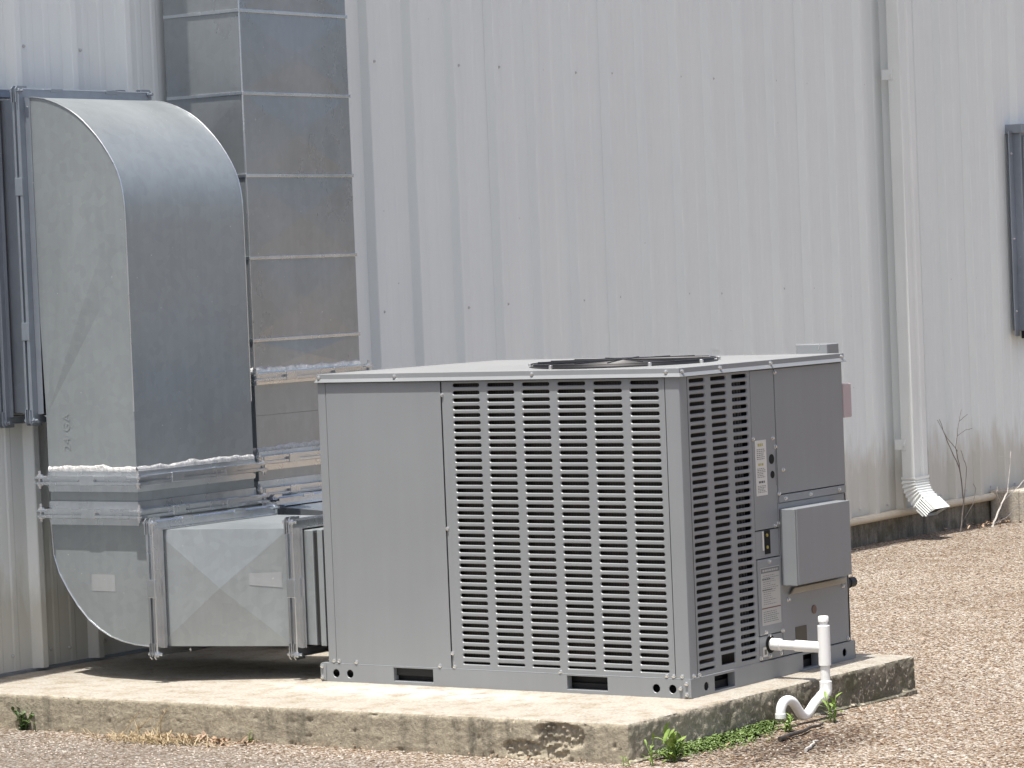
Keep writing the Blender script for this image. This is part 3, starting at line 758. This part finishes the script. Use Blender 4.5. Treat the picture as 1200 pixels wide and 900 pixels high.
# coils behind the slots
b = MB(); b.box(-.93, -.07, .030, .055, .07, 1.02); b.build('condenser_coil', M['coil'], ac)
b = MB(); b.box(-.062, -.036, .058, .43, .07, 1.02); cl = b.build('condenser_coil', M['coil'], ac)
for yy in (.372, .392, .408): 
    b = MB(); b.tube([(-.026, yy, .08), (-.026, yy, 1.01)], .007, 8); b.build('coil_tube', M['tube'], cl)
# corner posts
def sheet(name, x0, x1, y0, y1, z0, z1, m='ac', bev=.0025, parent=None):
    b = MB(); b.box(x0, x1, y0, y1, z0, z1); return b.build(name, M[m], parent or ac, bevel=bev)
b = MB(); b.prism([(-.0535, 0), (-.005, 0), (-.0015, .0015), (0, .005), (0, .0445), (-.006, .0445), (-.006, .006), (-.0535, .006)], 'z', .063, 1.032); b.build('corner_post', M['ac'], ac, smooth=40)
sheet('corner_post', -1.4665, -1.4325, 0, .04, .063, 1.032)
# left service door
dr = sheet('service_door', -1.4310, -.9435, -.0005, .012, .060, 1.031, bev=.002)
# inner core
b = MB(); b.box(-1.462, -.95, .014, 1.05, .03, 1.03); b.box(-.95, -.066, .056, 1.05, .03, .065); b.box(-.949, -.07, .5, 1.05, .066, 1.03); b.build('inner_casing', M['ac_dark'], ac)
b = MB(); b.box(-.068, -.020, .445, 1.055, .066, 1.03); b.build('inner_casing', M['ac_dark'], ac)
b = MB(); b.box(-1.47, -.001, 1.052, 1.062, .063, 1.032); b.box(-1.4665, -1.4625, .041, 1.0515, .063, 1.032); b.build('rear_panels', M['ac'], ac)
# right side sheets (X = 0)
def rs(name, y0, y1, z0, z1, out=0.0, th=.012, m='ac', bev=.002, parent=None):
    b = MB(); b.box(out-th, out, y0, y1, z0, z1); return b.build(name, M[m], parent or ac, bevel=bev)
strip = rs('control_strip', .4415, .5965, .500, 1.030, 0.0)
rs('control_strip', .4415, .5965, .4045, .4965, -.0015)
up_ = rs('access_panel', .5995, 1.061, .6085, 1.030, .0015)
fl = rs('panel_flange', .5995, 1.058, .580, .6055, .0035, .014)
lw = rs('lower_panel', .5995, 1.061, .066, .5785, -.001)
npl = rs('nameplate_door', .4435, .5960, .150, .4015, .0025, .014, bev=.0035)
rs('lower_strip', .4415, .5965, .066, .1475, -.0005)
# strip embossing line and conduit knock-outs
for (yy, zz_, r) in ((.563, .730, .0165), (.566, .678, .0125)):
    b = MB(); b.tube([(-.001, yy, zz_), (.0012, yy, zz_)], r, 20); b.build('knockout', M['black_hole'], strip)
b = MB(); b.box(.0002, .0022, .5905, .5955, .500, .615); b.box(.0002, .0022, .5885, .5905, .640, .757); b.build('edge_bead', M['ac'], strip, bevel=.0008)
# disconnect window
b = MB(); b.box(-.0012, .0012, .500, .534, .417, .500-.004); wnd = b.build('breaker_window', M['black_hole'], ac)
for zz_ in (.480, .440):
    b = MB(); b.tube([(.0013, .512, zz_), (.004, .512, zz_)], .0055, 10); b.build('terminal', M['breaker'], wnd)
b = MB(); b.box(-.0012, .0006, .4845, .4935, .430, .494); b.build('warning_strip_label', M['sticker'], ac)
# warning sticker with small print
stk = MB().box(.0001, .0011, .4575, .5290, .6135, .7975).build('warning_label', M['sticker'], ac)
def lines(parent, y0, y1, z1, z0, n, m, h=.42, x=.0014, ragged=.25, nm='printed_lines'):
    b = MB(); st_ = (z1-z0)/n
    for i in range(n):
        z = z1-st_*(i+.5); y = y0
        ye = y1-(y1-y0)*rnd.uniform(0, ragged)
        while y < ye:
            w_ = rnd.uniform(.006, .014); yy = min(ye, y+w_)
            b.add([(x, y, z-st_*h/2), (x, yy, z-st_*h/2), (x, yy, z+st_*h/2), (x, y, z+st_*h/2)], [(0, 1, 2, 3)]); y = yy+.003
    return b.build(nm, M[m], parent, fix=False)
lines(stk, .474, .514, .788, .776, 1, 'yellow_ink', .8); lines(stk, .466, .522, .770, .732, 6, 'ink'); lines(stk, .474, .514, .722, .712, 1, 'yellow_ink', .8)
lines(stk, .466, .520, .706, .672, 6, 'ink'); lines(stk, .474, .514, .663, .654, 1, 'ink_dark', .8); lines(stk, .466, .522, .648, .622, 5, 'ink')
# nameplate
npx = .0025
nst = MB().box(npx+.0001, npx+.0010, .4590, .5830, .182, .374).build('nameplate', M['nameplate'], npl)
b = MB(); b.box(npx+.0011, npx+.0016, .461, .581, .3555, .3715); b.build('nameplate_band', M['ink'], npl)
lines(npl, .470, .572, .3695, .3575, 1, 'nameplate', .55, npx+.0019, .02)
lines(npl, .472, .576, .350, .248, 15, 'ink', .26, npx+.0014, .6)
lines(npl, .466, .52, .338, .332, 1, 'ink_dark', .6, npx+.0015, .1); lines(npl, .466, .53, .302, .296, 1, 'ink_dark', .6, npx+.0015, .1)
b = MB(); b.box(npx+.0011, npx+.0015, .461, .582, .2365, .2405); b.build('nameplate_rule', M['rust_ink'], npl)
lines(npl, .468, .572, .230, .190, 6, 'ink', .35, npx+.0014, .2)
rs('blue_white_label', .463, .492, .078, .110, .0006, .0008, 'sticker', 0)
b = MB(); b.box(.0008, .0014, .470, .485, .085, .102); b.build('label_print', M['ink'], ac)
# electrical cover
cv = MB(); cv.box(.0, .058, .603, .612, .302, .559); cvo = cv.build('disconnect_cover', M['ac'], ac, bevel=.002)
b = MB(); b.box(.052, .060, .6125, .978, .304, .5595); b.build('cover_face', M['ac'], cvo, bevel=.002)
b = MB(); b.box(.0, .0515, .6125, .978, .552, .5585); b.build('cover_top', M['ac'], cvo)
b = MB(); b.box(.0, .0515, .970, .978, .304, .5515); b.build('cover_end', M['ac'], cvo)
b = MB(); b.prism([(.6435, .268), (1.030, .2685), (1.030, .289), (.668, .289)], 'x', .0005, .010); b.build('bounce_lit_strip', M['beige'], ac, bevel=.003)  # added strip; its beige stands in for reflected light on the panel below the cover
# service hole and rust spot
b = MB(); b.box(-.002, .0006, .682, .756, .101, .1535); b.build('service_opening', paint('hole_shade_brown', (.07, .06, .045), .5), ac)  # shade inside the hole put into the colour of a flat patch
b = MB(); b.tube([(-.001, .812, .200), (.0015, .812, .200)], .015, 14); b.build('rust_plug', paint('rusty_plug', (.20, .13, .10), .8, .25), ac)
b = MB(); b.tube([(.0, .512, .116), (.0016, .512, .116)], .030, 24); b.build('drain_hole', M['black_hole'], ac)
# rear bits seen past the far edge
b = MB(); b.box(-.180, -.056, 1.066, 1.15, .90, 1.0935); hb = b.build('rear_hood', M['ac'], ac, bevel=.002)
b = MB(); b.add([(-.092, 1.0655, 1.075), (-.086, 1.0655, 1.0936), (-.083, 1.0655, 1.0936), (-.089, 1.0655, 1.075)], [(0, 1, 2, 3)]); b.build('hood_fold', M['screw'], hb)
b = MB(); b.box(-.055, .006, 1.0625, 1.117, .838, .955); b.build('rear_junction_box', M['pink'], ac, bevel=.004)
b = MB(); b.tube([(-.02, 1.06, .262), (-.02, 1.125, .262), (-.018, 1.133, .262)], [.017, .018, .014], 14); b.tube([(-.02, 1.085, .262), (-.02, 1.092, .262)], .020, 14); b.build('conduit_stub', M['rubber'], ac, smooth=40)

# base rail with fork pockets and lifting holes
zb0, zb1 = .0, .0615
def rail_cells(items, u0, u1):
    cells = []; cur = u0
    for it in items:
        if it[0] == 'hole':
            c, r = it[1], it[2]; a, e = c-.024, c+.024
            if a > cur: cells.append((cur, a, zb0, zb1, 'plain', 0, 0, 0, 0))
            cells.append((a, e, zb0, zb1, 'slot', c-r, c+r, .029-r, .029+r)); cur = e
        else:
            a, e, z0_, z1_ = it[1:]
            if a-.01 > cur: cells.append((cur, a-.01, zb0, zb1, 'plain', 0, 0, 0, 0))
            cells.append((a-.01, e+.01, zb0, zb1, 'rect', a, e, z0_, z1_)); cur = e+.01
    cells.append((cur, u1, zb0, zb1, 'plain', 0, 0, 0, 0)); return cells
BX0, BX1, BY0, BY1 = -1.497, .0035, -.004, 1.083
b = slot_cells(rail_cells([('hole', -1.433, .0155), ('hole', -1.373, .0155), ('rect', -1.186, -1.018, .011, .0585), ('rect', -.475, -.3145, .011, .0585), ('hole', -.128, .0155), ('hole', -.066, .0155)], BX0, BX1), lambda u, v, d: (u, BY0+d, v), .028, .0012, .003)
rl = b.build('base_rail', M['ac'], ac, fix=False, smooth=30)
b = slot_cells(rail_cells([('hole', .092, .0155), ('rect', .142, .272, .006, .056), ('rect', .718, .824, .006, .056), ('hole', 1.007, .0155)], BY0, BY1), lambda u, v, d: (BX1-d, u, v), .028, .0012, .003)
rl2 = b.build('base_rail', M['ac'], ac, fix=True, smooth=30)
b = MB(); b.box(BX0, BX1, BY0+.0005, .03, zb1-.0004, zb1+.002); b.box(BX1-.03, BX1, .0305, BY1, zb1-.0004, zb1+.002)
b.box(BX0, BX0+.004, BY0, BY1, .001, zb1-.001); b.box(BX0, BX1, BY1-.004, BY1, .001, zb1-.001); b.build('rail_flange', M['ac'], ac, bevel=.0012)
b = MB(); b.box(BX0+.01, BX1-.035, .035, BY1-.01, .0005, .030); b.box(-1.45, -.05, .05, 1.03, .0305, .058); b.build('base_pan', M['ac_dark'], ac)
b = MB(); b.box(BX0-.002, BX0+.022, BY0-.003, BY0-.0005, .004, .060); b.box(BX1-.026, BX1+.0025, BY0-.0028, BY0-.0005, .003, .059); b.build('rail_lap', M['ac'], ac, bevel=.001)

# lid
lid_pro = [(0, 1.0610), (.0010, 1.0602), (.0012, 1.0448), (.0082, 1.0335), (.0075, 1.0320), (.0, 1.0330)]
LXa, LXb, LYa, LYb = -1.463, .0035, -.0035, 1.072
b = MB(); nL = len(lid_pro); vs = []
for i in range(4):
    for o_, z in lid_pro: vs.append([(LXa-o_, LYa-o_, z), (LXb+o_, LYa-o_, z), (LXb+o_, LYb+o_, z), (LXa-o_, LYb+o_, z)][i])
b.cur = 1
b.add(vs, [(i*nL+k, i*nL+k+1, ((i+1) % 4)*nL+k+1, ((i+1) % 4)*nL+k) for i in range(4) for k in range(nL-1)])
nu, nv = 24, 18; b.cur = 0
def crown(s_, t): return 1.0610+.007*(1-abs(2*s_-1)**2.5)*(1-abs(2*t-1)**2.5)
gridadd(b, lambda s_, t: (LXa+(LXb-LXa)*s_, LYa+(LYb-LYa)*t, crown(s_, t)), nu, nv)
lid = b.build('lid', [M['ac_lid'], M['ac']], ac, smooth=25)
# fan guard
FC = Vector((-.440, .360)); FR = .306; fz = 1.0640
b = MB()
def ringpts(R, z, n=72): return [(FC.x+R*math.cos(2*math.pi*k/n), FC.y+R*math.sin(2*math.pi*k/n), z) for k in range(n+1)]
prof = [(FR+.012, fz-.003), (FR+.012, fz+.002), (FR, fz+.004), (FR-.004, fz+.011), (FR-.012, fz+.013), (FR-.022, fz+.010), (FR-.024, fz)]
vs = []; n = 72
for k in range(n):
    t = 2*math.pi*k/n
    for R, z in prof: vs.append((FC.x+R*math.cos(t), FC.y+R*math.sin(t), z))
q = len(prof)
b.add(vs, [(k*q+j, ((k+1) % n)*q+j, ((k+1) % n)*q+j+1, k*q+j+1) for k in range(n) for j in range(q-1)])
fr_ = b.build('fan_shroud', M['black'], ac, smooth=40)
b = MB()
for R in [.03+.0235*i for i in range(13)]:
    b.tube(ringpts(R, fz+.011+.002*(1-(R/FR)**2), 48), .0018, 5, False)
for k in range(16):
    t = 2*math.pi*k/16
    b.tube([(FC.x+R*math.cos(t), FC.y+R*math.sin(t), fz+.014+.002*(1-(R/FR)**2)) for R in (.03, .16, FR-.012)], .0020, 5)
b.build('wire_guard', M['black'], fr_, smooth=50)
b = MB(); b.tube([(FC.x, FC.y, fz-.002), (FC.x, FC.y, fz+.001)], FR-.02, 48); b.build('fan_well', M['black_hole'], fr_)
for t in (200, 255, 318, 355, 40, 75, 110):
    a = math.radians(t); b = MB(); x, y = FC.x+(FR+.018)*math.cos(a), FC.y+(FR+.018)*math.sin(a)
    b.tube([(x, y, fz-.006), (x, y, fz+.010), (x, y, fz+.012)], [.007, .007, .004], 8); b.build('guard_screw', M['screw'], fr_)

# screws on the cabinet (shared meshes)
sb_ = MB(); sb_.tube([(0, .0005, 0), (0, -.0012, 0), (0, -.0014, 0), (0, -.0058, 0), (0, -.0065, 0)], [.0078, .0074, .0052, .0050, .0038], 8)
s1 = sb_.build('screw', M['screw'], ac, smooth=35); sm_y = s1.data; s1.location = (-1.4545, LYa-.002, 1.0505)
sb_ = MB(); sb_.tube([(-.0005, 0, 0), (.0012, 0, 0), (.0014, 0, 0), (.0058, 0, 0), (.0065, 0, 0)], [.0078, .0074, .0052, .0050, .0038], 8)
s2 = sb_.build('screw', M['screw'], ac, smooth=35); sm_x = s2.data; s2.location = (LXb+.0018, .010, 1.0505)
for x, z, y in ((-1.13, 1.050, LYa-.0015), (-.565, 1.050, LYa-.0015), (-.045, 1.0495, LYa-.0015), (-.9365, .985, 0), (-.9365, .535, 0), (-.9365, .115, 0), (-1.443, .072, 0), (-1.420, .072, -.001), (-1.345, .0705, -.001), (-.990, .0705, -.001), (-.930, .070, 0), (-.500, .068, 0), (-.088, .071, 0), (-.062, .071, 0), (-.030, .071, 0),
                (-1.491, .052, BY0-.003), (-1.491, .014, BY0-.003), (-.0105, .049, BY0-.003), (-.034, .033, BY0-.003), (-.0105, .014, BY0-.003)):
    stamp(sm_y, 'screw', (x, y, z), ac)
for y, z, x in ((.245, 1.0505, LXb+.0015), (.570, 1.0505, LXb+.0015), (1.055, 1.0505, LXb+.0015), (.020, .071, 0), (.054, .070, 0), (.446, .805, 0), (.590, .770, 0), (.600, .612, .002), (.634, .690, .002), (.570, .507, 0), (.592, .513, 0), (.640, .593, .0035), (.810, .5935, .0035), (1.010, .594, .0035),
                (.520, .392, .0025), (.640, .252, 0), (1.015, .258, 0), (.480, .160, .0025), (.590, .153, .0025), (.506, .146, 0), (.506, .078, 0), (.578, .078, 0), (.445, .076, 0), (1.040, .074, 0), (.575, .800, 0), (.60, 1.018, .0015)):
    stamp(sm_x, 'screw', (x, y, z), ac)

# ------------------------------------------------------------------ drain pipe
dp = thing('drain_pipe', (.2, .45, GZ), 'white plastic condensate drain pipe with curved trap hanging past the pad edge', 'drain pipe')
PY = .511; PX = .205
b = MB(); b.tube([(-.01, .512, .116), (.10, .5115, .114)], .0155, 20); b.build('outlet_pipe', M['pvc'], dp, smooth=40)
b = MB(); b.tube([(.004, .512, .1165), (.006, .512, .1165), (.040, .512, .1155), (.0415, .512, .1155)], [.0185, .0205, .0205, .0185], 20); b.build('coupling', M['pvc'], dp, smooth=40)
b = MB(); b.tube([(.095, .512, .1142), (.097, .512, .1142), (.140, .5115, .113), (.142, .5115, .113)], [.017, .019, .019, .017], 20); b.build('coupling', M['pvc'], dp, smooth=40)
b = MB(); b.tube([(.13, .5115, .1132), (PX, PY, .112)], .0185, 20)
b.tube([(PX, PY, .052), (PX, PY, .054), (PX, PY, .184), (PX, PY, .186)], [.0185, .0205, .0205, .0185], 20); b.build('tee', M['pvc'], dp, smooth=40)
b = MB(); b.tube([(PX, PY, .18), (PX, PY, .196), (PX, PY, .198), (PX, PY, .213), (PX, PY, .216)], [.0135, .0135, .0175, .0175, .015], 20); b.build('cap', M['pvc'], dp, smooth=40)
b = MB(); b.tube([(PX, PY, .06), (PX, PY, -.004)], .0160, 20); b.build('down_pipe', M['pvc'], dp, smooth=40)
b = MB(); b.tube([(PX, PY, .002), (PX, PY, 0), (PX, PY+.001, -.024), (PX, PY-.003, -.034), (PX, PY-.012, -.042), (PX, PY-.030, -.047), (PX, PY-.040, -.048)], [.0180, .0205, .0205, .0205, .0205, .0200, .0185], 20); b.build('bend', M['pvc'], dp, smooth=40)
pts = [(PY-.03, -.047), (PY-.055, -.052), (PY-.085, -.066), (PY-.110, -.083), (PY-.135, -.0945), (PY-.158, -.0930), (PY-.180, -.077), (PY-.200, -.056), (PY-.218, -.040), (PY-.240, -.031), (PY-.265, -.0285), (PY-.286, -.036), (PY-.297, -.050), (PY-.300, -.066), (PY-.300, -.080)]
def smoothpath(p, it=2):
    for _ in range(it):
        q = [p[0]]
        for a, c in zip(p[:-1], p[1:]): q += [tuple(a[i]*.75+c[i]*.25 for i in range(2)), tuple(a[i]*.25+c[i]*.75 for i in range(2))]
        q.append(p[-1]); p = q
    return p
b = MB(); b.tube([(PX, y, z) for y, z in smoothpath(pts)], .0160, 18, cap=False); b.build('trap', M['pvc'], dp, smooth=50)
b = MB(); b.tube([(PX, PY-.300, -.066), (PX, PY-.300, -.067), (PX, PY-.300, -.0815)], [.016, .0178, .0178], 18, cap=False); b.build('outlet_lip', M['pvc'], dp, smooth=40)
b = MB(); b.tube([(PX, PY-.300, -.070), (PX, PY-.300, -.072)], .0155, 18); b.build('outlet_bore', M['black_hole'], dp)

# ------------------------------------------------------------------ wall vent box at far right
vb = thing('wall_vent_box', (WX, 8.4, .9), 'dark weathered metal vent box fixed high on the wall at the right edge', 'vent')
b = MB(); b.box(WX+.0, WX+.085, 8.01, 9.2, .93, 2.075); b.build('box_body', M['galv_dull'], vb, bevel=.003)
b = MB(); b.box(WX+.0, WX+.105, 7.985, 9.23, 2.045, 2.095); b.box(WX+.033, WX+.040, 7.955, 8.012, .90, 2.06); b.build('box_flashing', M['galv_dull'], vb, bevel=.003)
for yy in (8.03, 8.15, 8.38, 8.65):
    b = MB(); b.box(WX+.085, WX+.103, yy, yy+.035, .95, 2.03); b.build('standing_rib', M['galv'], vb, bevel=.004)
b = MB(); b.box(WX+.04, WX+.10, 8.03, 9.2, .885, .928); b.build('bottom_rail', M['black'], vb)
for z in (1.93, 1.45, 1.04): stamp(fmesh, 'fastener', (WX+.04, 7.975, z), vb)

# ------------------------------------------------------------------ small things on the ground
blk = MB(); blk.box(WX+.01, WX+.22, 7.62, 8.05, GZ-.02, .055)
tag(blk.build('concrete_block', M['block'], bevel=.012), 'pale concrete block against the foundation at the right edge', 'block')

def leafblade(b, base, direction, length, width, droop=.3, seg=4, fold=.2):
    base = Vector(base); d = Vector(direction).normalized(); side = d.cross(Vector((0, 0, 1)))
    if side.length < .05: side = Vector((1, 0, 0))
    side.normalize(); vs = []
    for i in range(seg+1):
        t = i/seg; wd = width*math.sin(math.pi*(t*.88+.08))**.8*(1 if i < seg else .1)
        p = base+d*length*t-Vector((0, 0, 1))*droop*length*t*t
        upn = side.cross(d).normalized()
        vs += [p-side*wd/2+upn*fold*wd*.5, p, p+side*wd/2+upn*fold*wd*.5]
    b.add(vs, [(i*3+k, i*3+k+1, (i+1)*3+k+1, (i+1)*3+k) for i in range(seg) for k in range(2)])

def weed(name, loc, label, stems, m, h, leaves, ll, lw, spread=.5, seed=1, stem_r=.0018):
    rg = random.Random(seed); t = thing(name, loc, label, 'weed')
    for s_ in range(stems):
        a = rg.uniform(0, 6.28); lean = rg.uniform(.05, spread); hh = h*rg.uniform(.6, 1)
        p0 = Vector(loc)+Vector((rg.uniform(-.012, .012), rg.uniform(-.012, .012), -.004))
        path = [p0+Vector((math.cos(a)*lean*hh*t_*t_, math.sin(a)*lean*hh*t_*t_, hh*t_)) for t_ in (0, .3, .6, 1)]
        b = MB(); b.tube(path, [stem_r, stem_r, stem_r*.8, stem_r*.5], 5); b.build('stem', m, t, smooth=60)
        b = MB()
        for l in range(leaves):
            f = (l+.6)/leaves; k = min(2, int(f*3)); p = path[k].lerp(path[k+1], f*3-k)
            az = a+l*2.4+rg.uniform(-.4, .4); el = rg.uniform(.25, .9)+f*.4
            leafblade(b, p, (math.cos(az)*math.cos(el), math.sin(az)*math.cos(el), math.sin(el)), ll*rg.uniform(.65, 1.1), lw*rg.uniform(.8, 1.1), rg.uniform(.1, .5))
        b.build('leaves', m, t, fix=False, smooth=60)
    return t
weed('weed', (.215, -.455, gz(.215, -.455)), 'bright green leafy weed sprouting at the near corner of the pad', 8, M['leaf'], .095, 5, .066, .017, .9, 3)
weed('weed', (.190, -.54, gz(.190, -.54)), 'thin grassy sprout with upright blades just left of the leafy corner weed', 3, M['leaf'], .10, 3, .05, .008, .35, 9)
weed('weed', (.122, -.585, gz(.122, -.585)), 'tiny green seedling against the front face at the pad corner', 2, M['leaf'], .035, 3, .02, .009, .6, 5)
weed('weed', (.268, .425, gz(.268, .425)), 'tall narrow-leaved green weed growing right of the drain trap', 4, M['leaf'], .088, 6, .05, .012, .35, 11)
weed('weed', (.245, .185, gz(.245, .185)), 'small pale green weed below the drain trap outlet', 4, M['leaf'], .06, 5, .035, .011, .8, 13)
weed('weed', (-2.315, -.635, gz(-2.315, -.635)), 'dark green bushy weed at the foot of the pad on the far left', 7, M['leaf_dark'], .072, 7, .026, .015, .8, 17)
weed('weed', (-2.25, -.64, gz(-2.25, -.64)), 'single small sprout just right of the bushy left weed', 1, M['leaf_dark'], .045, 3, .014, .010, .2, 19)
weed('weed', (-1.335, -.598, gz(-1.335, -.598)), 'lone light green sprout at the middle of the pad front', 2, M['leaf'], .042, 4, .020, .010, .4, 23)

# creeping ground cover along the right foot of the pad
b = MB(); rg = random.Random(4)
for i in range(2600):
    t = rg.random(); y = -.43+.66*t+rg.gauss(0, .015); edge = .118+.03*(y+.545)
    wdt = .10*math.sin(math.pi*min(1, max(0, t*.9+.08)))**.6
    x = edge+.012+abs(rg.gauss(0, .45))*wdt
    if x > edge+.16: continue
    hgt = .03*max(.15, 1-(x-edge)/.14)*rg.uniform(.3, 1)
    a = rg.uniform(0, 6.28); el = rg.uniform(.1, 1.1)
    leafblade(b, (x, y, gz(x, y)+hgt), (math.cos(a)*math.cos(el), math.sin(a)*math.cos(el), math.sin(el)), rg.uniform(.010, .022), rg.uniform(.006, .011), .5, 2)
tag(b.build('ground_cover', M['moss'], fix=False), 'low creeping green plants along the right foot of the pad', 'plants', kind='stuff')

# dry grass tuft
dg = thing('dry_grass', (-1.66, -.675, gz(-1.66, -.675)), 'dry straw coloured grass tuft in front of the pad', 'dry grass')
rg = random.Random(8)
b = MB()
for i in range(620):
    x, y = -1.66+rg.gauss(0, .11), -.690+rg.gauss(0, .028); a = rg.uniform(0, 6.28); el = rg.uniform(.15, 1.0)
    if y > -.607+.033*0: y = -.63
    L_ = rg.uniform(.035, .09)
    leafblade(b, (x, y, gz(x, y)), (math.cos(a)*math.cos(el), math.sin(a)*math.cos(el)*.5-.15, math.sin(el)), L_, .0030, rg.uniform(.2, .8), 3)
b.build('blades', M['straw'], dg, fix=False)
b = MB()
for (x0_, dx_, h_) in ((-1.735, .115, .125), (-1.78, .02, .06), (-1.86, .10, .095), (-1.82, .12, .085), (-1.70, .05, .08)):
    p0 = Vector((x0_, -.66, GZ)); pts_ = [p0+Vector((dx_*t, .01*math.sin(t*5), h_*t-.01*t*t)) for t in lin(0, 1, 5)]
    b.tube(pts_, .0011, 4)
    for q in pts_[2:]:
        for _ in range(5): leafblade(b, q, (rg.uniform(-.6, 1), rg.uniform(-.6, .3), rg.uniform(.1, 1)), rg.uniform(.012, .026), .0016, .2, 2)
b.build('seed_stalks', M['straw'], dg, fix=False)

# dead leaves drifted against the pad and foundation
b = MB(); rg = random.Random(21)
def deadleaf(b, x, y, z, s_):
    a = rg.uniform(0, 6.28); el = rg.uniform(-.15, .7)
    leafblade(b, (x, y, z+rg.uniform(0, .008)), (math.cos(a)*math.cos(el), math.sin(a)*math.cos(el), math.sin(el)), s_, s_*rg.uniform(.3, .55), rg.uniform(-.2, .5), 3, rg.uniform(-.5, .9))
for i in range(150):
    x = rg.choice((rg.gauss(-1.50, .08), rg.gauss(-1.62, .14))); y = -.622-abs(rg.gauss(0, .022)); deadleaf(b, x, y, gz(x, y)+.004, rg.uniform(.012, .034))
for i in range(160):
    x = rg.uniform(-2.6, .05); y = -.624+.033*(x+2.4)-abs(rg.gauss(0, .014)); deadleaf(b, x, y, gz(x, y)+.002, rg.uniform(.006, .018))
for i in range(130):
    y = rg.uniform(-.5, 1.0); x = .165+abs(rg.gauss(0, .16)); deadleaf(b, x, y, gz(x, y)+.002, rg.uniform(.006, .022))
for i in range(160):
    y = rg.gauss(7.65, .28); x = WX+.05+abs(rg.gauss(0, .11)); deadleaf(b, x, y, gz(x, y)+.006+rg.uniform(0, .012), rg.uniform(.012, .034))
for i in range(70):
    x, y = rg.uniform(-2.4, 1.2), rg.uniform(1.5, 7.5)
    if x < .2 and y < 1.3: continue
    deadleaf(b, x, y, gz(x, y)+.003, rg.uniform(.010, .03))
tag(b.build('dead_leaves', M['deadleaf'], fix=False), 'dry brown leaf litter drifted along the pad and foundation', 'leaf litter', kind='stuff')

# fallen sticks near the drain
def stick(p, q, r, label, m, wig=.01):
    b = MB(); P0, P1 = Vector(p), Vector(q); n_ = 7
    pts_ = [P0.lerp(P1, i/n_)+Vector((wig*noise.noise((i*.9, p[0]*9, 1)), wig*noise.noise((i*.9, 5, p[1]*9)), abs(wig*.5*noise.noise((i, 2, 2))))) for i in range(n_+1)]
    b.tube(pts_, [r*(1-.5*i/n_) for i in range(n_+1)], 6)
    tag(b.build('stick', m, smooth=60), label, 'stick')
stick((.330, -.02, gz(.33, -.02)+.010), (.315, .30, gz(.315, .3)+.012), .008, 'black rotten stick on the ground below the drain trap', M['bark'], .02)
stick((.52, -.18, gz(.52, -.18)+.006), (.455, .00, gz(.455, 0)+.007), .006, 'pale bleached stick lying on dark soil in front of the drain', M['twig_pale'], .012)

# dead twiggy shrubs by the foundation
def twigbush(loc, label, branches, m, seed):
    t = thing('dead_shrub', loc, label, 'shrub')
    for pts_, r in branches:
        b = MB(); P_ = [Vector(loc)+Vector(p) for p in pts_]
        fine = []
        for a, c in zip(P_[:-1], P_[1:]):
            for k in range(4): fine.append(a.lerp(c, k/4)+Vector((0, .008*noise.noise((a.z*20+k, seed, 1)), .004*noise.noise((seed, k, a.y*20)))))
        fine.append(P_[-1]); b.tube(fine, [max(.0014, r*.55*(1-.7*i/len(fine))) for i in range(len(fine))], 5); b.build('branch', m, t, smooth=60)
X_ = 0
twigbush((-2.60, 6.98, GZ), 'tall thin leafless grey shrub right of the downspout', [
    ([(0, 0, 0), (0, .05, .16), (0, .02, .34), (-.02, -.08, .50), (-.02, -.16, .62)], .008),
    ([(0, .02, .34), (0, -.02, .46), (.0, .02, .58), (0, .06, .66)], .005),
    ([(0, .0, .44), (0, -.12, .52), (0, -.22, .62)], .004), ([(0, .05, .15), (0, .10, .34), (0, .04, .44)], .005),
    ([(0, .0, .52), (0, .10, .545), (0, .18, .55)], .003), ([(0, .03, .60), (0, .13, .63)], .003), ([(0, .02, .05), (0, .16, .14), (0, .20, .22), (0, .17, .25)], .004)], M['twig'], 3)
twigbush((-2.56, 7.28, GZ), 'low bleached dead shrub with forked twigs beside the concrete block', [
    ([(0, 0, 0), (0, .10, .10), (0, .20, .18), (0, .24, .32), (0, .26, .40)], .010),
    ([(0, .16, .14), (0, .34, .20), (0, .52, .27)], .006), ([(0, .12, .11), (0, .07, .18), (0, .08, .22)], .004), ([(0, .03, .02), (0, .18, .04), (0, .33, .10)], .006), ([(0, .25, .36), (0, .12, .38)], .003)], M['twig_pale'], 5)
